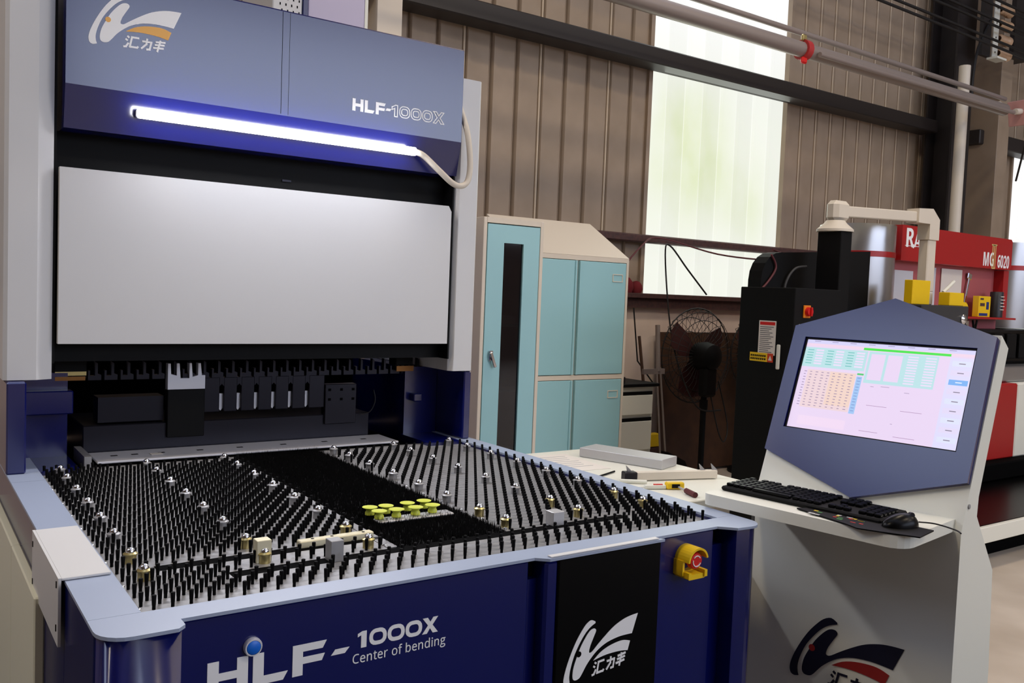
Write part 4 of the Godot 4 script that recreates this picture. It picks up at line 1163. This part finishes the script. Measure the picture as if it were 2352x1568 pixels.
	part("elbow", b().span(-0.03, 0.12, 2.02, 2.15, -0.14, -0.05, 0.025), M.ivory, pa)
	part("tube", b().at(Vector3(0.51, 2.105, -0.1), Vector3(1, 0.04, 0), Vector3(-0.04, 1, 0)).box(Vector3.ZERO, Vector3(0.82, 0.068, 0.06), 0.006), M.ivory, pa)
	part("elbow", b().at(Vector3(-0.03, 1.975, -0.1)).prism([Vector2(0.91, 0.105), Vector2(0.91, 0.2), Vector2(1.08, 0.21), Vector2(1.17, 0.14), Vector2(1.17, 0.0), Vector2(1.05, 0.0), Vector2(1.05, 0.105)], -0.045, 0.045), M.ivory, pa)
	part("tube", b().span(1.03, 1.13, 1.62, 1.975, -0.135, -0.065, 0.006), M.ivory, pa)
	part("sleeve", b().span(1.01, 1.12, 1.53, 1.619, -0.14, -0.06, 0.006), M.ivory, pa)
	part("control_box", b().span(0.72, 1.3, 1.3, 1.53, -0.2, 0.1, 0.006), mat(rgb(52, 52, 54), 0.5), pa)
	var ks := part("key_switch", b().at(Vector3(1.23, 1.44, 0.1), Vector3.RIGHT, Vector3(0, 0, 1)).lathe([Vector2(0.035, 0), Vector2(0.035, 0.01), Vector2(0.02, 0.02), Vector2(0, 0.02)], 14), M.chrome, pa)
	part("key", b().span(1.25, 1.275, 1.35, 1.43, 0.115, 0.12), M.chrome, ks)
	solo("yellow_carton", b().span(5.49, 5.70, 1.531, 1.69, -3.35, -3.29, 0.003), M.yellow, "torn yellow carton on the pendant box beside the ivory tube", "carton")
	solo("yellow_tray", b().span(5.86, 6.04, 1.531, 1.62, -3.32, -3.24, 0.003), M.yellow, "small bright yellow tray holding a marker on the pendant box", "tray")
	solo("marker_pen", b().tube([Vector3(5.95, 1.62, -3.34), Vector3(6.08, 1.70, -3.34)], 0.012, 8), M.offwhite, "white marker with a red cap leaning out of the yellow tray", "pen")
	# red punching machine
	var r := thing("red_punch_machine", "red and silver turret punching machine at the far side of the hall", "machine", Vector3(5.95, 0, -3.67))
	part("beam", b().prism([Vector2(0, 1.845), Vector2(1.57, 1.845), Vector2(1.59, 1.87), Vector2(1.59, 2.075), Vector2(1.57, 2.095), Vector2(0, 2.1)], -0.35, 0.0), M.red_paint, r)
	for q in [[-0.24, 0.26], [1.86, 0.27]]:
		var s := part("silver_column", b().at(Vector3(q[0], 0.9, -0.2)).lathe([Vector2(q[1], 0.47 if q[0] > 0 else 0.0), Vector2(q[1], 0.94), Vector2(q[1], 0.95)], 32), M.silver, r)
		part("silver_column_top", b().at(Vector3(q[0], 0.9, -0.2)).lathe([Vector2(q[1], 0.99), Vector2(q[1], 1.18), Vector2(0, 1.181)], 32), M.silver, r)
		part("red_band", b().at(Vector3(q[0], 0.9, -0.2)).lathe([Vector2(q[1], 0.95), Vector2(q[1] + 0.004, 0.951), Vector2(q[1] + 0.004, 0.989), Vector2(q[1], 0.99)], 32), M.red_paint, r)
	part("back_panel", b().span(0.02, 1.6, 1.36, 1.845, -0.2, -0.1), M.dull_red, r)
	part("tool_shelf", b().span(0.02, 1.6, 1.44, 1.455, -0.1, 0.06), M.red_paint, r)
	part("jamb", b().span(1.52, 1.6, 1.456, 1.84, -0.1, -0.02), M.red_paint, r)
	part("turret", b().span(0.3, 2.5, 1.09, 1.36, -0.4, 0.12, 0.02), M.gloss_black, r)
	for i in 9: part("tool_pocket", b().span(0.72 + i * 0.2, 0.86 + i * 0.2, 1.13, 1.33, 0.121, 0.15, 0.01), M.black, r)
	part("guide_slab", b().span(0.3, 2.5, 0.97, 1.085, -0.4, 0.3, 0.01), M.silver, r)
	part("lower_body", b().span(0.2, 1.06, 0.4, 0.965, -0.5, 0.37, 0.01), M.red_paint, r)
	part("side_door", b().span(1.065, 1.9, 0.4, 0.965, -0.5, 0.37, 0.01), M.offwhite, r)
	part("plinth", b().span(0.1, 2.2, 0.27, 0.398, -0.6, 0.45, 0.01), M.void, r)
	part("table_bed", b().span(-0.9, 2.6, 0.215, 0.262, 0.1, 1.09, 0.004), M.gloss_black, r)
	part("table_edge", b().span(-0.9, 2.6, 0.165, 0.262, 1.092, 1.12, 0.004), M.offwhite, r)
	part("base", b().span(-0.6, 2.4, 0.0, 0.213, 0.1, 0.95, 0.01), M.void, r)
	text("maker_lettering", "R", 0.19, M.letter, r, Transform3D(Basis(), Vector3(0.035, 2.01, 0.001)), false, 800)
	text("maker_lettering", "AC", 0.13, M.letter, r, Transform3D(Basis(), Vector3(0.155, 1.993, 0.001)), false, 800)
	part("maker_line", b().span(0.04, 0.12, 1.952, 1.956, 0, 0.002).span(0.14, 0.155, 1.94, 1.968, 0, 0.002).span(0.17, 0.24, 1.952, 1.956, 0, 0.002), M.letter, r)
	text("model_lettering", "MG", 0.15, M.letter, r, Transform3D(Basis().scaled(Vector3(0.75, 1, 1)), Vector3(1.13, 1.915, 0.001)), false, 700)
	text("model_lettering", "6020", 0.14, M.letter, r, Transform3D(Basis().scaled(Vector3(0.62, 1, 1)), Vector3(1.36, 1.905, 0.001)), false, 700)
	part("model_mark", b().at(Vector3(1.30, 1.94, 0)).ringp(loop(Vector2.ZERO, Vector2(0.055, 0.19), 0.004, 2), loop(Vector2.ZERO, Vector2(0.04, 0.175), 0.003, 2), 0, 0.002).span(-0.004, 0.004, -0.09, 0.09, 0, 0.002).span(-0.04, 0.04, 0.09, 0.1, 0, 0.002), mat(rgb(214, 200, 130), 0.4), r)
	# things hung and stood on its tool wall
	for q in [[6.03, 1.45, 0.24, 0.33, "white notice sheet with a punched corner on the red tool wall"], [6.42, 1.48, 0.16, 0.34, "grey crumpled sheet on the red tool wall beside the ivory tube"], [6.66, 1.44, 0.3, 0.38, "tall cream sheet pinned to the red tool wall"]]:
		solo("notice_sheet", b().span(q[0], q[0] + q[2], q[1], q[1] + q[3], -3.766, -3.761), M.paper if q[0] > 6.5 else mat(rgb(206, 208, 216), 0.6), q[4], "sheet")
	solo("spanner", b().at(Vector3(7.02, 1.64, -3.75), Vector3(0.25, 1, 0), Vector3(-1, 0.25, 0)).box(Vector3(-0.02, 0, 0), Vector3(0.3, 0.022, 0.01), 0.003).box(Vector3(0.14, 0, 0), Vector3(0.05, 0.06, 0.012), 0.01), M.chrome, "chrome spanner hanging on the red tool wall", "spanner")
	var bx := thing("yellow_product_box", "yellow product box with blue print standing on the red tool shelf", "box", Vector3(7.05, 1.456, -3.66))
	part("carton", b().span(0, 0.18, 0, 0.165, -0.05, 0, 0.002), M.yellow, bx)
	part("print", b().span(0.02, 0.07, 0.135, 0.15, 0, 0.001), M.rust, bx)
	part("print", b().span(0.02, 0.09, 0.085, 0.11, 0, 0.001), M.rust, bx)
	part("print", b().span(0.115, 0.155, 0.06, 0.12, 0, 0.001), mat(rgb(30, 50, 120), 0.5), bx)
	part("print", b().span(0.01, 0.14, 0.008, 0.03, 0, 0.001), mat(rgb(30, 50, 120), 0.5), bx)
	var can := thing("spray_can", "dark can with pale lettering standing beside the yellow product box", "can", Vector3(7.32, 1.456, -3.66))
	part("tin", b().lathe([Vector2(0.05, 0), Vector2(0.05, 0.2), Vector2(0.046, 0.206), Vector2(0, 0.206)], 20), mat(rgb(44, 44, 48), 0.4, 0.3), can)
	for j in 5: part("print", b().span(-0.03, 0.02 + (j % 2) * 0.01, 0.06 + j * 0.026, 0.066 + j * 0.026, 0.044, 0.052), M.paper, can)
	solo("tape_measure", b().at(Vector3(6.86, 1.512, -3.72), Vector3.RIGHT, Vector3(0, 0, 1)).lathe([Vector2(0, 0), Vector2(0.05, 0), Vector2(0.055, 0.01), Vector2(0.055, 0.05), Vector2(0, 0.055)], 16), M.yellow, "yellow tape measure on the red tool shelf under the cream sheet", "tape measure")
	solo("pliers", b().at(Vector3(6.92, 1.33, -3.62)).stroke([Vector2(-0.03, 0.1), Vector2(0.0, 0.0), Vector2(-0.03, -0.1)], 0.014, 0, 0.012).stroke([Vector2(0.03, 0.1), Vector2(0.0, 0.0), Vector2(0.03, -0.1)], 0.014, 0, 0.012), M.black, "black pliers hanging from the red tool shelf", "pliers")
	# behind the press head: cabinets
	var ec := thing("electrical_cabinet", "tall pale electrical cabinet with a perforated side rising behind the press head", "cabinet", Vector3(1.30, 0, -3.7))
	part("carcass", b().span(0.155, 0.42, 0.0, 2.95, -0.5, 0, 0.004), mat(rgb(196, 188, 214), 0.5), ec)
	part("vent_panel", b().span(0, 0.13, 0.0, 2.95, -0.4, 0.0, 0.004), M.white, ec)
	part("edge_strip", b().span(0.131, 0.154, 0, 2.95, -0.4, 0.006, 0.002), M.navy, ec)
	var hol := b()
	for j in 20:
		for i in 4: hol.span(0.03 + i * 0.025 + (j % 2) * 0.008, 0.035 + i * 0.025 + (j % 2) * 0.008, 2.42 + j * 0.025, 2.43 + j * 0.025, 0.0, 0.001)
	var ho := part("perforation", hol, M.void, ec)
	ho.set_meta("kind", "stuff")
	solo("white_conduit", b().span(1.72, 1.735, 0, 3.2, -3.72, -3.7), M.offwhite, "thin white conduit rising beside the pale electrical cabinet", "conduit")

func overhead() -> void:
	# pipes along the wall, with a red clamp, cables, and the collector rail bracket
	var p := thing("main_pipe", "thick grey pipe running along the hall below the roof", "pipe", Vector3(0, 3.47, -4.5))
	part("pipe", b().tube([Vector3(2.5, 0, 0), Vector3(5.9, 0, 0), Vector3(8.9, 0, 0)], 0.058, 14), M.pipe, p)
	part("small_pipe", b().tube([Vector3(5.9, -0.03, 0.075), Vector3(8.93, -0.03, 0.075)], 0.02, 8), M.pipe, p)
	var cl := part("red_clamp", b().at(Vector3(5.8, 0, 0), Vector3.UP, Vector3.RIGHT).lathe([Vector2(0.058, -0.03), Vector2(0.078, -0.03), Vector2(0.078, 0.03), Vector2(0.058, 0.03)], 16), mat(rgb(176, 44, 44), 0.5), p)
	part("clamp_bolt", b().box(Vector3(5.77, 0.085, 0.02), Vector3(0.05, 0.05, 0.03), 0.01), M.brass, cl)
	part("clamp_bolt", b().box(Vector3(5.77, -0.09, 0.03), Vector3(0.06, 0.05, 0.03), 0.01), M.red, cl)
	for x in [2.7]: part("hanger", b().tube([Vector3(x, 0.05, 0), Vector3(x, 3.4, 0)], 0.008, 6), M.girt, p)
	solo("thin_pipe", b().tube([Vector3(2.5, 3.66, -4.6), Vector3(9.1, 3.62, -4.6)], 0.022, 10), M.pipe, "thin grey pipe running just above the thick pipe", "pipe")
	var jb := thing("junction_box", "pink steel box at the end of the thick pipe", "junction box", Vector3(9.17, 3.48, -4.42))
	part("box", b().at(Vector3.ZERO, Vector3(1, 0.25, 0), Vector3(-0.25, 1, 0)).box(Vector3(0.05, 0, 0), Vector3(0.34, 0.24, 0.24), 0.004), mat(rgb(196, 142, 136), 0.6), jb)
	part("gland", b().tube([Vector3(-0.22, -0.03, 0), Vector3(-0.1, -0.01, 0)], 0.03, 8), M.ivory, jb)
	part("stay", b().tube([Vector3(0.1, -0.1, 0), Vector3(0.5, -0.6, -0.3)], 0.01, 6), M.girt, jb)
	solo("wall_conduit", b().tube([Vector3(8.86, 0.0, -4.9), Vector3(8.86, 3.96, -4.9)], 0.055, 10), M.ivory, "upright cream plastic pipe beside the dark steel column", "pipe")
	solo("hanging_cable", b().tube(curve([Vector3(9.3, 4.5, -4.9), Vector3(9.1, 4.2, -4.9), Vector3(9.0, 3.98, -4.88), Vector3(8.93, 3.7, -4.85), Vector3(8.95, 3.55, -4.8)]), 0.016, 6), M.cable, "black cable looping down to the cream plastic pipe", "cable")
	solo("hanging_cable", b().tube(curve([Vector3(8.95, 3.62, -4.8), Vector3(9.1, 3.58, -4.75), Vector3(9.2, 3.62, -4.7), Vector3(9.3, 3.5, -4.6), Vector3(9.25, 3.52, -4.5)]), 0.008, 6), M.ivory, "thin pale wire running to the pink junction box", "cable")
	# box column in the next bay
	var bc := thing("box_column", "brown box column standing right of the cream pipe", "column", Vector3(10.1, 0, -5.1))
	part("shaft", b().span(-0.12, 0.12, 0, 6.9, -0.35, 0.0, 0.004), M.sheet, bc)
	part("bracket", b().span(0.0, 0.3, 4.3, 6.9, -0.2, 0.05), M.girt, bc)
	var ib := thing("insulator_bracket", "white upright bracket with four ribbed ceramic insulators on the column", "bracket", Vector3(9.42, 4.12, -4.9))
	part("strip", b().at(Vector3.ZERO, Vector3(1, 0, 0), Vector3(0.0, 1, 0)).span(-0.05, 0.05, 0, 0.62, -0.01, 0.0), M.offwhite, ib)
	part("foot", b().span(-0.14, 0.05, -0.02, 0.0, -0.01, 0.1), M.offwhite, ib)
	part("backing", b().span(-0.22, -0.06, 0.02, 0.7, -0.06, -0.02), M.girt, ib)
	var il := b().at(Vector3.ZERO, Vector3(0, -1, 0), Vector3(1, 0, 0)).lathe([Vector2(0.03, 0), Vector2(0.05, 0.015), Vector2(0.03, 0.04), Vector2(0.05, 0.06), Vector2(0.03, 0.085), Vector2(0.05, 0.105), Vector2(0.03, 0.13), Vector2(0.055, 0.16), Vector2(0.055, 0.2), Vector2(0.02, 0.22), Vector2(0, 0.22)], 12).mesh()
	for i in 4:
		var q := part("insulator", il, mat(rgb(206, 170, 136), 0.3), ib, Vector3(0.055, 0.08 + i * 0.15, 0.0))
		part("bolt_hole", b().box(Vector3(-0.055, 0, 0.0015), Vector3(0.014, 0.018, 0.002)), M.black, q)
	for i in 7:
		var y := 4.18 + i * 0.1 - (0.04 if i % 2 == 1 else 0.0)
		solo("collector_wire", b().tube([Vector3(2.5, y + 0.1, -4.79), Vector3(13.0, y - 0.03, -4.79)], 0.013, 6), M.cable, "long black wire strung along the hall past the ceramic insulators", "wire", "collector wires past the insulators")
